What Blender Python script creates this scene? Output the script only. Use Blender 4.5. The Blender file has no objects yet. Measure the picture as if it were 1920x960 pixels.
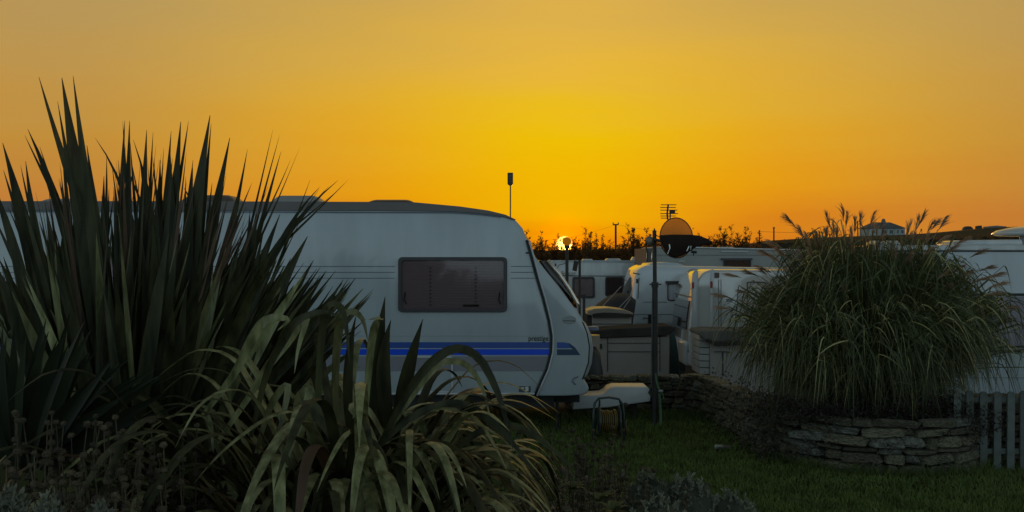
import bpy, bmesh, math, random
from mathutils import Vector, Matrix, Euler
from math import radians, sin, cos, pi
random.seed(7)
RND = random.Random(11)
sc = bpy.context.scene
COL = sc.collection

# ------------------------------------------------------------------ camera, sky, sun, exposure
CAMZ = 2.0
cam = bpy.data.cameras.new('camera'); cam.sensor_width = 36; cam.lens = 36.0
cam.clip_start = 0.05; cam.clip_end = 20000
camo = bpy.data.objects.new('camera', cam); COL.objects.link(camo)
camo.location = (0, 0, CAMZ); camo.rotation_euler = (radians(90), 0, 0)
sc.camera = camo
sc.view_settings.view_transform = 'Standard'; sc.view_settings.look = 'None'
sc.view_settings.exposure = 0.0; sc.view_settings.gamma = 1.0
sc.view_settings.use_curve_mapping = False
sc.cycles.max_bounces = 8; sc.cycles.transparent_max_bounces = 24
sc.cycles.use_denoising = True

SUN_AZ = math.atan2(98, 1920.0)          # to the right of straight ahead
SUN_EL = math.atan2(21, 1920.0)
SUN_DIR = Vector((sin(SUN_AZ)*cos(SUN_EL), cos(SUN_AZ)*cos(SUN_EL), sin(SUN_EL)))

def lin(c):
    return tuple((v/255/12.92 if v/255 <= .04045 else ((v/255+.055)/1.055)**2.4) for v in c)

world = bpy.data.worlds.new('World'); sc.world = world; world.use_nodes = True
wt = world.node_tree; wt.nodes.clear()
def wn(t, **kw):
    n = wt.nodes.new(t)
    for k, v in kw.items(): setattr(n, k, v)
    return n
def wm(op, a, b=None, c=None, clamp=False):
    n = wn('ShaderNodeMath', operation=op, use_clamp=clamp)
    for i, v in enumerate((a, b, c)):
        if v is None: continue
        if isinstance(v, (int, float)): n.inputs[i].default_value = v
        else: wt.links.new(v, n.inputs[i])
    return n.outputs[0]
tc = wn('ShaderNodeTexCoord'); sx = wn('ShaderNodeSeparateXYZ')
wt.links.new(tc.outputs['Generated'], sx.inputs[0])
X_, Y_, Z_ = sx.outputs
elev = wm('MULTIPLY', wm('ARCSINE', Z_), 180/pi)
azi = wm('MULTIPLY', wm('SUBTRACT', wm('ARCTAN2', X_, Y_), SUN_AZ), 180/pi)
azi = wm('ABSOLUTE', azi)
azi = wm('MINIMUM', azi, wm('SUBTRACT', 360.0, azi))
# faint horizontal streaks of thin cloud
mp = wn('ShaderNodeMapping'); mp.inputs['Scale'].default_value = (1.6, 1.6, 16)
wt.links.new(tc.outputs['Generated'], mp.inputs[0])
nz = wn('ShaderNodeTexNoise'); nz.inputs['Scale'].default_value = 2.0; nz.inputs['Detail'].default_value = 4
wt.links.new(mp.outputs[0], nz.inputs['Vector'])
wob = wm('MULTIPLY', wm('SUBTRACT', nz.outputs['Fac'], 0.5), 3.4)
elev_w = wm('MAXIMUM', wm('ADD', elev, wob), -20.0)
fac = wm('DIVIDE', wm('ADD', elev_w, 10.0), 100.0)
def ramp(stops):
    r = wn('ShaderNodeValToRGB'); cr = r.color_ramp; cr.interpolation = 'EASE' if False else 'LINEAR'
    while len(cr.elements) > 1: cr.elements.remove(cr.elements[-1])
    first = True
    for e, c in stops:
        p = (e+10)/100
        if first: el = cr.elements[0]; el.position = p; first = False
        else: el = cr.elements.new(p)
        el.color = (*lin(c), 1)
    wt.links.new(fac, r.inputs[0])
    return r.outputs[0]
rS = ramp([(-10,(60,35,10)),(-1,(222,112,0)),(0.8,(236,140,0)),(2.2,(243,174,0)),(4.5,(241,183,2)),(6.8,(238,190,5)),(8.8,(234,187,38)),(10.5,(231,182,60)),(14,(219,174,78)),(22,(182,154,98)),(34,(126,120,98)),(55,(94,96,90)),(80,(88,92,90))])
rF = ramp([(-10,(50,35,20)),(0,(188,112,44)),(2.1,(193,124,54)),(6.1,(193,142,59)),(9.5,(190,148,76)),(13,(181,150,90)),(22,(155,142,104)),(34,(118,116,102)),(55,(92,96,92)),(80,(88,92,90))])
rM = ramp([(-10,(55,35,15)),(0,(210,116,26)),(2.2,(223,138,20)),(3.8,(232,156,12)),(6.8,(228,168,34)),(8.2,(225,172,46)),(11,(217,171,66)),(14,(203,164,82)),(22,(172,150,102)),(34,(124,120,102)),(55,(92,96,92)),(80,(88,92,90))])
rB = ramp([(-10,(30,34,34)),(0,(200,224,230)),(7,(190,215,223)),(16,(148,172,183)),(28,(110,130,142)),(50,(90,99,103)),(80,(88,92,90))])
def sm(a, b):
    m = wn('ShaderNodeMapRange', interpolation_type='SMOOTHSTEP'); wt.links.new(azi, m.inputs[0])
    m.inputs[1].default_value = a; m.inputs[2].default_value = b; return m.outputs[0]
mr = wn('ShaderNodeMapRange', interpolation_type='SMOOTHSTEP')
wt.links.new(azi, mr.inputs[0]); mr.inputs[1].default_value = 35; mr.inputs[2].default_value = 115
def mixc(f, a, b):
    m = wn('ShaderNodeMix', data_type='RGBA')
    wt.links.new(f, m.inputs[0]); wt.links.new(a, m.inputs[6]); wt.links.new(b, m.inputs[7])
    return m.outputs[2]
skyc = mixc(sm(8, 28), mixc(sm(0, 12.5), rS, rM), rF)
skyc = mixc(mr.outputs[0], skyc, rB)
# the sun itself: disc and its small aureole, by angle from the sun
dp = wn('ShaderNodeVectorMath', operation='DOT_PRODUCT')
wt.links.new(tc.outputs['Generated'], dp.inputs[0]); dp.inputs[1].default_value = SUN_DIR
ang = wm('MULTIPLY', wm('ARCCOSINE', wm('MINIMUM', dp.outputs['Value'], 0.9999999)), 180/pi)
disc = wn('ShaderNodeMapRange', interpolation_type='SMOOTHSTEP')
wt.links.new(ang, disc.inputs[0]); disc.inputs[1].default_value = 0.52; disc.inputs[2].default_value = 0.26
disc.inputs[3].default_value = 0; disc.inputs[4].default_value = 7
halo = wm('MULTIPLY', wm('EXPONENT', wm('MULTIPLY', ang, -1.9)), 1.7)
def scalec(f, col):
    m = wn('ShaderNodeMix', data_type='RGBA', blend_type='MULTIPLY'); m.inputs[0].default_value = 1
    cmb = wn('ShaderNodeCombineColor')
    for i in range(3): wt.links.new(f, cmb.inputs[i])
    wt.links.new(cmb.outputs[0], m.inputs[6]); m.inputs[7].default_value = (*col, 1)
    return m.outputs[2]
def addc(a, b):
    m = wn('ShaderNodeMix', data_type='RGBA', blend_type='ADD'); m.inputs[0].default_value = 1
    wt.links.new(a, m.inputs[6]); wt.links.new(b, m.inputs[7]); return m.outputs[2]
skyc = addc(skyc, scalec(disc.outputs[0], (1.0, .62, .14)))
skyc = addc(skyc, scalec(halo, (1.0, .16, .0)))
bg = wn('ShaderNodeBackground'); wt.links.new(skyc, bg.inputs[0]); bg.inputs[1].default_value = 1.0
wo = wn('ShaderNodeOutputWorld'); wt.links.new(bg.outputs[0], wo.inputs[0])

sun = bpy.data.lights.new('sun', 'SUN'); sun.energy = 2.2; sun.angle = radians(0.6); sun.color = (1.0, .52, .16)
suno = bpy.data.objects.new('sun', sun); COL.objects.link(suno)
suno.rotation_euler = SUN_DIR.to_track_quat('Z', 'Y').to_euler(); suno.location = (5, 60, 30)

# ------------------------------------------------------------------ helpers
def PX(px, Y): return (px-960)*Y/1920.0
def PZ(py, Y): return CAMZ-(py-480)*Y/1920.0
def P(px, py, Y): return Vector((PX(px, Y), Y, PZ(py, Y)))
def XZ(px, py, Y): return (PX(px, Y), PZ(py, Y))

MATS = {}
def mat(name, col, rough=.6, var=0.0, vscale=3.0, bump=0.0, bscale=40.0, spec=.5, metal=0.0, coat=0.0, trans=0.0, col2=None, detail=4, stretch=None):
    if name in MATS: return MATS[name]
    m = bpy.data.materials.new(name); m.use_nodes = True
    nt = m.node_tree; b = nt.nodes['Principled BSDF']
    b.inputs['Base Color'].default_value = (*col, 1); b.inputs['Roughness'].default_value = rough
    b.inputs['Specular IOR Level'].default_value = spec; b.inputs['Metallic'].default_value = metal
    b.inputs['Coat Weight'].default_value = coat; b.inputs['Coat Roughness'].default_value = .06
    src = None
    if var > 0 or bump > 0 or col2:
        t = nt.nodes.new('ShaderNodeTexCoord'); vec = t.outputs['Object']
        if stretch:
            mpn = nt.nodes.new('ShaderNodeMapping'); mpn.inputs['Scale'].default_value = stretch
            nt.links.new(vec, mpn.inputs[0]); vec = mpn.outputs[0]
    if var > 0 or col2:
        n = nt.nodes.new('ShaderNodeTexNoise'); n.inputs['Scale'].default_value = vscale; n.inputs['Detail'].default_value = detail
        nt.links.new(vec, n.inputs['Vector'])
        r = nt.nodes.new('ShaderNodeMapRange'); r.inputs[1].default_value = .3; r.inputs[2].default_value = .7
        nt.links.new(n.outputs['Fac'], r.inputs[0])
        mx = nt.nodes.new('ShaderNodeMix'); mx.data_type = 'RGBA'
        a = tuple(v*(1-var) for v in col); c = tuple(min(1, v*(1+var)) for v in (col2 or col))
        mx.inputs[6].default_value = (*a, 1); mx.inputs[7].default_value = (*c, 1)
        nt.links.new(r.outputs[0], mx.inputs[0])
        oi = nt.nodes.new('ShaderNodeObjectInfo'); hv = nt.nodes.new('ShaderNodeHueSaturation')
        rr = nt.nodes.new('ShaderNodeMapRange'); rr.inputs[3].default_value = 1-var*.8; rr.inputs[4].default_value = 1+var*.8
        nt.links.new(oi.outputs['Random'], rr.inputs[0]); nt.links.new(rr.outputs[0], hv.inputs['Value'])
        nt.links.new(mx.outputs[2], hv.inputs['Color']); nt.links.new(hv.outputs[0], b.inputs['Base Color'])
        src = hv.outputs[0]
    if bump > 0:
        n2 = nt.nodes.new('ShaderNodeTexNoise'); n2.inputs['Scale'].default_value = bscale; n2.inputs['Detail'].default_value = 5
        nt.links.new(vec, n2.inputs['Vector'])
        bp = nt.nodes.new('ShaderNodeBump'); bp.inputs['Strength'].default_value = bump; bp.inputs['Distance'].default_value = .02
        nt.links.new(n2.outputs['Fac'], bp.inputs['Height']); nt.links.new(bp.outputs[0], b.inputs['Normal'])
    if trans > 0:
        tr = nt.nodes.new('ShaderNodeBsdfTranslucent'); ms = nt.nodes.new('ShaderNodeMixShader')
        ms.inputs[0].default_value = trans
        if src: nt.links.new(src, tr.inputs[0])
        else: tr.inputs[0].default_value = (*col, 1)
        out = nt.nodes['Material Output']
        nt.links.new(b.outputs[0], ms.inputs[1]); nt.links.new(tr.outputs[0], ms.inputs[2]); nt.links.new(ms.outputs[0], out.inputs[0])
    MATS[name] = m
    return m
def glass_mat(name, tint, ior=1.45):
    if name in MATS: return MATS[name]
    m = bpy.data.materials.new(name); m.use_nodes = True; nt = m.node_tree
    nt.nodes.remove(nt.nodes['Principled BSDF']); out = nt.nodes['Material Output']
    tr = nt.nodes.new('ShaderNodeBsdfTransparent'); tr.inputs[0].default_value = (*tint, 1)
    gl = nt.nodes.new('ShaderNodeBsdfGlossy'); gl.inputs['Roughness'].default_value = .06
    fr = nt.nodes.new('ShaderNodeFresnel'); fr.inputs[0].default_value = ior
    ms = nt.nodes.new('ShaderNodeMixShader')
    nt.links.new(fr.outputs[0], ms.inputs[0]); nt.links.new(tr.outputs[0], ms.inputs[1]); nt.links.new(gl.outputs[0], ms.inputs[2])
    nt.links.new(ms.outputs[0], out.inputs[0]); MATS[name] = m
    return m

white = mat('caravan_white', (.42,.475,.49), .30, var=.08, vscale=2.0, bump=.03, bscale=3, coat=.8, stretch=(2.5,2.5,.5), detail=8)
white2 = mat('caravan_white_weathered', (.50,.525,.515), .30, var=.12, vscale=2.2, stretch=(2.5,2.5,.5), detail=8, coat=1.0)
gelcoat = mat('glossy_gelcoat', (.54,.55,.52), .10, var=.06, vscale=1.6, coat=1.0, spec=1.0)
greyvan = mat('static_van_grey', (.30,.31,.29), .5, var=.08, vscale=.8)
plastic_w = mat('white_plastic', (.6,.62,.62), .35, var=.06, vscale=4)
roofgrey = mat('roof_edge_brown', (.17,.15,.14), .45, var=.1)
blackrub = mat('black_rubber', (.015,.015,.016), .55)
darkframe = mat('window_frame_dark', (.05,.046,.05), .4, var=.05)
blindm = mat('blind_fabric', (.44,.375,.375), .95, spec=.1)
curtain = mat('curtain_pale', (.6,.52,.52), .9, var=.2, vscale=6)
darkin = mat('dark_interior', (.10,.07,.075), .8, var=.2, vscale=3)
navy = mat('stripe_navy', (.035,.095,.38), .35, coat=.3)
blue = mat('stripe_blue', (.005,.085,.80), .35, coat=.3)
tealdk = mat('stripe_dark_teal', (.02,.06,.12), .35, coat=.3)
stripegrey = mat('stripe_grey', (.25,.25,.28), .4, coat=.2)
linegrey = mat('pinstripe_grey', (.10,.12,.13), .5)
chass = mat('chassis_dark', (.03,.03,.028), .8, var=.3)
acry = glass_mat('acrylic_pane', (.86,.82,.83))
glassr = glass_mat('tinted_glass', (.35,.3,.3), 1.6)
smoke = glass_mat('smoked_clear_plastic', (.36,.26,.22), 1.3)
redlens = mat('red_lens', (.35,.02,.015), .25)
amber = mat('amber_lens', (.6,.2,.02), .25)
steel = mat('dull_steel', (.10,.095,.085), .45, metal=.4, var=.2, vscale=10)
polem = mat('dark_pole_paint', (.035,.033,.03), .6, var=.3, vscale=8)
shedm = mat('grey_brown_box_plastic', (.34,.31,.275), .6, var=.07, vscale=2.5, bump=.1, bscale=60)
shedlid = mat('box_lid_dark', (.05,.045,.04), 1.0, var=.2, spec=.05)
shedlid2 = mat('box_lid_tan', (.30,.26,.2), .3, var=.1)
teal = mat('teal_plastic', (.02,.06,.055), .5, var=.2)
def stone_mat(name, base, alt, thr):
    m = mat(name, base, .9, var=.45, vscale=9, bump=1, bscale=22, col2=alt, detail=8); nt = m.node_tree; b = nt.nodes['Principled BSDF']
    t = nt.nodes.new('ShaderNodeTexCoord'); oi = nt.nodes.new('ShaderNodeObjectInfo')
    ad = nt.nodes.new('ShaderNodeVectorMath'); ad.operation = 'ADD'; nt.links.new(t.outputs['Object'], ad.inputs[0]); nt.links.new(oi.outputs['Location'], ad.inputs[1])
    n = nt.nodes.new('ShaderNodeTexNoise'); n.inputs['Scale'].default_value = 3.6; n.inputs['Detail'].default_value = 7; nt.links.new(ad.outputs[0], n.inputs['Vector'])
    r = nt.nodes.new('ShaderNodeMapRange'); r.inputs[1].default_value = thr; r.inputs[2].default_value = thr+.025; nt.links.new(n.outputs['Fac'], r.inputs[0])
    src = b.inputs['Base Color'].links[0].from_socket
    mx = nt.nodes.new('ShaderNodeMix'); mx.data_type = 'RGBA'; mx.inputs[7].default_value = (.30,.33,.27,1)
    nt.links.new(r.outputs[0], mx.inputs[0]); nt.links.new(src, mx.inputs[6]); nt.links.new(mx.outputs[2], b.inputs['Base Color'])
    return m
stonem = stone_mat('slate_stone', (.045,.044,.028), (.21,.19,.12), .64)
stonel = stone_mat('lichen_stone', (.07,.075,.055), (.22,.22,.17), .56)
earth = mat('wall_core_earth', (.018,.017,.012), .95, var=.4)
soil = mat('bed_soil', (.015,.013,.010), .95, var=.4, bump=.6)
fencem = mat('picket_paint_greygreen', (.12,.135,.12), .8, var=.25, vscale=9, bump=.3, bscale=30)
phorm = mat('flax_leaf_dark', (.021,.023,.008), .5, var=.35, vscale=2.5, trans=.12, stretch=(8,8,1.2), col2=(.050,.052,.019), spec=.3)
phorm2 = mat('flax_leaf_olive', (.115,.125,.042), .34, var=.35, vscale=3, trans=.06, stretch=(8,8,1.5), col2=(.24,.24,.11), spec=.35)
phormdead = mat('flax_leaf_brown', (.11,.06,.03), .6, var=.3, trans=.15)
grassb = mat('ornamental_blade', (.090,.096,.018), .5, var=.3, vscale=3, trans=.22, col2=(.11,.135,.055))
plumem = mat('grass_plume_tan', (.34,.23,.14), .8, var=.3, trans=.35)
hedgem = mat('hedge_leaf', (.15,.075,.015), .8, var=.35, trans=.4)
twigm = mat('twig_brown', (.04,.026,.015), .8, var=.3)
shrubm = mat('low_shrub_leaf', (.035,.028,.018), .7, var=.4, vscale=8, trans=.1)
ivym = mat('ivy_leaf', (.05,.052,.026), .55, var=.5, vscale=9, trans=.08, col2=(.10,.085,.055))
silverm = mat('silver_leaf', (.22,.235,.17), .8, var=.35, vscale=20, trans=.15)
seedm = mat('seedhead_brown', (.07,.055,.03), .85, var=.4, vscale=20)
lawnb = mat('lawn_blade', (.10,.14,.022), .6, var=.35, vscale=4, trans=.15)
yelleaf = mat('yellow_green_leaf', (.09,.11,.03), .6, var=.3, trans=.2)

ORG = {}
def thing(name, label, cat, loc=(0,0,0), group=None):
    o = bpy.data.objects.new(name, None); COL.objects.link(o); o.location = loc
    o.empty_display_size = .2
    o['label'] = label; o['category'] = cat
    if group: o['group'] = group
    ORG[o.name] = Vector(loc)
    return o
def tag(o, label=None, cat=None, group=None, kind=None):
    if label: o['label'] = label
    if cat: o['category'] = cat
    if group: o['group'] = group
    if kind: o['kind'] = kind
    return o
class MB:
    def __init__(s): s.v = []; s.f = []
    def add(s, vs, fs):
        n = len(s.v); s.v.extend([tuple(v) for v in vs]); s.f.extend([tuple(i+n for i in f) for f in fs]); return s
    def box(s, x0, x1, y0, y1, z0, z1):
        return s.add([(x0,y0,z0),(x1,y0,z0),(x1,y1,z0),(x0,y1,z0),(x0,y0,z1),(x1,y0,z1),(x1,y1,z1),(x0,y1,z1)],
            [(0,3,2,1),(4,5,6,7),(0,1,5,4),(1,2,6,5),(2,3,7,6),(3,0,4,7)])
    def pxbox(s, p0, q0, p1, q1, Y, d):       # pixel rectangle at depth Y, d metres deep behind
        return s.box(PX(p0,Y), PX(p1,Y), Y, Y+d, PZ(q1,Y), PZ(q0,Y))
    def prism(s, pts, y0, y1):                # outline in x,z
        n = len(pts)
        a = sum(pts[i][0]*pts[(i+1)%n][1]-pts[(i+1)%n][0]*pts[i][1] for i in range(n))
        if a < 0: pts = pts[::-1]
        vs = [(x,y0,z) for x,z in pts]+[(x,y1,z) for x,z in pts]
        fs = [tuple(range(n)), tuple(range(2*n-1, n-1, -1))]
        fs += [(i, i+n, (i+1)%n+n, (i+1)%n) for i in range(n)]
        return s.add(vs, fs)
    def ring(s, outer, inner, y0, y1):
        n = len(outer)
        vs = [(x,y0,z) for x,z in outer]+[(x,y0,z) for x,z in inner]+[(x,y1,z) for x,z in outer]+[(x,y1,z) for x,z in inner]
        fs = []
        for i in range(n):
            j = (i+1)%n
            fs += [(i,j,j+n,i+n), (i+2*n,i+3*n,j+3*n,j+2*n), (i,i+2*n,j+2*n,j), (i+n,j+n,j+3*n,i+3*n)]
        return s.add(vs, fs)
    def tube(s, path, r, n=6, cap=True):
        path = [Vector(p) for p in path]; m = len(path)
        rs = r if isinstance(r, (list, tuple)) else [r]*m
        vs = []; prev = None
        for i, p in enumerate(path):
            t = (path[min(i+1,m-1)]-path[max(i-1,0)]).normalized()
            if prev is None:
                u = t.cross(Vector((0,0,1)) if abs(t.z) < .9 else Vector((1,0,0))).normalized()
            else: u = (prev-t*prev.dot(t)).normalized()
            prev = u; w = t.cross(u)
            for k in range(n):
                a = 2*pi*k/n; vs.append(p+(u*cos(a)+w*sin(a))*rs[i])
        fs = [(i*n+k, i*n+(k+1)%n, (i+1)*n+(k+1)%n, (i+1)*n+k) for i in range(m-1) for k in range(n)]
        if cap: fs += [tuple(range(n-1,-1,-1)), tuple((m-1)*n+k for k in range(n))]
        return s.add(vs, fs)
    def ball(s, c, r, nu=10, nv=6, sc3=(1,1,1), jit=0, rnd=RND):
        vs = []; c = Vector(c)
        for i in range(nv+1):
            th = pi*i/nv
            for k in range(nu):
                a = 2*pi*k/nu; q = 1+rnd.uniform(-jit,jit)
                vs.append(c+Vector((sin(th)*cos(a)*sc3[0], sin(th)*sin(a)*sc3[1], cos(th)*sc3[2]))*r*q)
        fs = [(i*nu+k, (i+1)*nu+k, (i+1)*nu+(k+1)%nu, i*nu+(k+1)%nu) for i in range(nv) for k in range(nu)]
        return s.add(vs, fs)
    def ribbon(s, path, ws, face, fold=.0, tw=0.0):
        m = len(path); vs = []
        for i, p in enumerate(path):
            t = (path[min(i+1,m-1)]-path[max(i-1,0)])
            if t.length < 1e-9: t = Vector((0,0,1))
            t.normalize(); fvec = face
            if tw: fvec = Matrix.Rotation(tw*i/(m-1), 3, t) @ face
            u = t.cross(fvec)
            if u.length < 1e-4: u = Vector((1,0,0))
            u.normalize(); nrm = u.cross(t)
            w = ws[i]/2
            if fold: vs += [p-u*w+nrm*w*fold, p-nrm*w*fold*.3, p+u*w+nrm*w*fold]
            else: vs += [p-u*w, p+u*w]
        k = 3 if fold else 2
        fs = []
        for i in range(m-1):
            for j in range(k-1): fs.append((i*k+j, i*k+j+1, (i+1)*k+j+1, (i+1)*k+j))
        return s.add(vs, fs)
    def card(s, p, d, u, ln, w):              # diamond leaf
        return s.add([p, p+d*ln*.5+u*w*.5, p+d*ln, p+d*ln*.5-u*w*.5], [(0,1,2,3)])
    def build(s, name, m, parent=None, bevel=0, seg=2, smooth=False, loc=None, amin=30):
        org = Vector(loc) if loc else (ORG[parent.name] if parent else Vector((0,0,0)))
        me = bpy.data.meshes.new(name)
        me.from_pydata([(v[0]-org.x, v[1]-org.y, v[2]-org.z) for v in s.v], [], s.f)
        me.materials.append(m)
        if bevel:
            bm = bmesh.new(); bm.from_mesh(me); bmesh.ops.remove_doubles(bm, verts=bm.verts, dist=1e-5)
            bm.normal_update()
            es = [e for e in bm.edges if len(e.link_faces) == 2 and e.calc_face_angle(0) > radians(amin)]
            bmesh.ops.bevel(bm, geom=es, offset=bevel, segments=seg, profile=.5, affect='EDGES', clamp_overlap=True)
            bm.to_mesh(me); bm.free()
        if smooth or bevel:
            for p in me.polygons: p.use_smooth = True
            if bevel or smooth == 'angle': me.set_sharp_from_angle(angle=radians(38))
        me.update()
        o = bpy.data.objects.new(name, me); COL.objects.link(o)
        if parent:
            o.parent = parent; ORG[o.name] = ORG[parent.name]
            if loc: o.location = org-ORG[parent.name]
        else:
            o.location = org; ORG[o.name] = org
        return o
def rrect(x0, z0, x1, z1, r, n=5):
    pts = []
    for cx, cz, a0 in ((x1-r,z1-r,0),(x0+r,z1-r,90),(x0+r,z0+r,180),(x1-r,z0+r,270)):
        for k in range(n+1):
            a = radians(a0+90*k/n); pts.append((cx+r*cos(a), cz+r*sin(a)))
    return pts
def prr(p0, q0, p1, q1, rp, Y, n=5):
    x0, z1 = XZ(p0, q0, Y); x1, z0 = XZ(p1, q1, Y)
    return rrect(x0, z0, x1, z1, rp*Y/1920, n)
def bez(a, b, c, n):
    return [a*(1-t)**2+b*2*t*(1-t)+c*t*t for t in [i/(n-1) for i in range(n)]]
def lerp_tab(tab, x):
    if x <= tab[0][0]: return tab[0][1]
    for (a, va), (b, vb) in zip(tab, tab[1:]):
        if x <= b: return va+(vb-va)*(x-a)/(b-a)
    return tab[-1][1]
def sstep(a, b, x):
    t = max(0, min(1, (x-a)/(b-a))); return t*t*(3-2*t)

# ------------------------------------------------------------------ ground
YT = [(-60,0),(13.5,0),(17,-.3),(22,-.7),(31,-.9),(60,-.9),(110,-1.2),(160,-1.0),(240,-.5)]
RIDGE = [(-4000,466),(300,470),(1000,470),(1380,462),(1425,453),(1500,448),(1600,444),(1700,441),(1760,437),(1820,431),(1860,428),(1920,426),(2100,420),(2600,425),(4500,450)]
def gz(x, y):
    z = lerp_tab(YT, y)
    if y > 120:
        px = 960+1920*x/y; top = CAMZ+(480-lerp_tab(RIDGE, px))*350/1920
        if y <= 350: z = z+(top-z)*sstep(130, 350, y)
        else: z = top+(-6-top)*sstep(380, 1100, y)
    bed = .42*sstep(.9, -.6, x)*sstep(7.4, 5.6, y)*sstep(-3, 1, y)
    z += bed
    z -= .45*sstep(3.0, 4.6, x)*sstep(11.2, 14, y)*sstep(20, 16, y)
    return z
def axis(lo_d, vals): return vals
ys = [-60,-30,-15,-6]+[-3+.5*i for i in range(48)]+[22,24,27,31,36,42,50,60,75,95,120]+[140+15*i for i in range(16)]+[400,460,540,640,760,900,1100,1400,1900,2700,4000]
def grid_rows():
    xs = [-12+.5*i for i in range(49)]
    return xs
mb = MB()
tx = [-1.0,-.8,-.65,-.5,-.4]+[-.34+.017*i for i in range(41)]+[.4,.5,.65,.8,1.0]
for y in ys:
    half = max(14, y*1.6)
    for t in tx:
        x = t*half*(1.0 if abs(t) < .35 else 1+ (abs(t)-.35)*1.5)
        mb.v.append((x, y, gz(x, y)))
nx = len(tx)
for j in range(len(ys)-1):
    for i in range(nx-1):
        mb.f.append((j*nx+i, j*nx+i+1, (j+1)*nx+i+1, (j+1)*nx+i))
def ground_mat():
    m = bpy.data.materials.new('ground_grass_gravel'); m.use_nodes = True; nt = m.node_tree; b = nt.nodes['Principled BSDF']
    b.inputs['Roughness'].default_value = .95; b.inputs['Specular IOR Level'].default_value = .15
    t = nt.nodes.new('ShaderNodeTexCoord'); s = nt.nodes.new('ShaderNodeSeparateXYZ'); nt.links.new(t.outputs['Object'], s.inputs[0])
    def noise(sc_, d=6):
        n = nt.nodes.new('ShaderNodeTexNoise'); n.inputs['Scale'].default_value = sc_; n.inputs['Detail'].default_value = d
        nt.links.new(t.outputs['Object'], n.inputs['Vector']); return n.outputs['Fac']
    def rampn(src, stops):
        r = nt.nodes.new('ShaderNodeValToRGB'); cr = r.color_ramp
        cr.elements[0].position, cr.elements[0].color = stops[0][0], (*stops[0][1], 1)
        cr.elements[1].position, cr.elements[1].color = stops[-1][0], (*stops[-1][1], 1)
        for p_, c_ in stops[1:-1]: e = cr.elements.new(p_); e.color = (*c_, 1)
        nt.links.new(src, r.inputs[0]); return r.outputs[0]
    grass = rampn(noise(1.3), [(.3,(.022,.028,.008)),(.55,(.038,.052,.012)),(.75,(.06,.055,.022))])
    grav = rampn(noise(9), [(.3,(.035,.032,.028)),(.7,(.075,.068,.058))])
    field = rampn(noise(.02), [(.35,(.02,.022,.010)),(.65,(.045,.040,.020))])
    def mr_(a, b_, src):
        r = nt.nodes.new('ShaderNodeMapRange'); r.inputs[1].default_value = a; r.inputs[2].default_value = b_; nt.links.new(src, r.inputs[0]); return r.outputs[0]
    nn = nt.nodes.new('ShaderNodeMath'); nn.operation = 'MULTIPLY_ADD'; nt.links.new(noise(1.5), nn.inputs[0]); nn.inputs[1].default_value = 1.4; nt.links.new(s.outputs[1], nn.inputs[2])
    def mx(f, a, c):
        m_ = nt.nodes.new('ShaderNodeMix'); m_.data_type = 'RGBA'; nt.links.new(f, m_.inputs[0]); nt.links.new(a, m_.inputs[6]); nt.links.new(c, m_.inputs[7]); return m_.outputs[2]
    c = mx(mr_(14.2, 14.8, nn.outputs[0]), grass, grav)
    c = mx(mr_(45, 60, s.outputs[1]), c, field)
    nt.links.new(c, b.inputs['Base Color'])
    bp = nt.nodes.new('ShaderNodeBump'); bp.inputs['Strength'].default_value = .7; bp.inputs['Distance'].default_value = .03
    nt.links.new(noise(45), bp.inputs['Height']); nt.links.new(bp.outputs[0], b.inputs['Normal'])
    return m
g_o = mb.build('ground', ground_mat(), smooth=True); g_o['kind'] = 'structure'
# flower bed soil
mb = MB(); nb = 26
for j in range(nb):
    for i in range(nb):
        x = -4.4+6.6*i/(nb-1); y = 2.6+5.4*j/(nb-1); e = min(i, j, nb-1-i, nb-1-j)
        lim = 2.2-.16*(y-2.6)*(y-2.6)*.25
        zz = gz(x, y)+(.035+.03*RND.random() if (e > 0 and x < lim) else -.06)
        mb.v.append((x, y, zz))
for j in range(nb-1):
    for i in range(nb-1): mb.f.append((j*nb+i, j*nb+i+1, (j+1)*nb+i+1, (j+1)*nb+i))
tag(mb.build('flower_bed_soil', soil, smooth=True), kind='structure')

# ------------------------------------------------------------------ windows helper for caravan sides
def window(parent, p0, q0, p1, q1, Y, fr=6, r=6, out=.02, backing='blind', framem=None, pane=None):
    framem = framem or darkframe
    o = prr(p0, q0, p1, q1, r, Y); i_ = prr(p0+fr, q0+fr, p1-fr, q1-fr, max(1, r-fr*.4), Y)
    w = MB().ring(o, i_, Y-out, Y+.01).build('window', framem, parent, bevel=.004, seg=1)
    bk = MB()
    xa, za = XZ(p0+fr-1, q0+fr-1, Y); xb, zb = XZ(p1-fr+1, q1-fr+1, Y)
    if backing == 'blind':
        n = max(4, int((za-zb)/.03)); vs = []; fs = []
        for k in range(n*2+1):
            z = zb+(za-zb)*k/(2*n); yy = Y-.004+(.002 if k % 2 else -.001)
            vs += [(xa, yy, z), (xb, yy, z)]
        fs = [(2*k, 2*k+1, 2*k+3, 2*k+2) for k in range(2*n)]
        bk.add(vs, fs); bk.build('blind', blindm, w)
    elif backing == 'curtain':
        n = 14; vs = []
        for k in range(n+1):
            x = xa+(xb-xa)*k/n; yy = Y-.003+(.004 if k % 2 else -.002)
            vs += [(x, yy, zb), (x, yy, za)]
        bk.add(vs, [(2*k, 2*k+2, 2*k+3, 2*k+1) for k in range(n)]); bk.build('curtain', curtain, w)
    else:
        bk.add([(xa,Y-.003,zb),(xb,Y-.003,zb),(xb,Y-.003,za),(xa,Y-.003,za)], [(0,1,2,3)]); bk.build('blind', darkin, w)
    MB().prism(i_, Y-out*.75, Y-out*.75+.003).build('pane', pane or acry, w)
    return w
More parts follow.
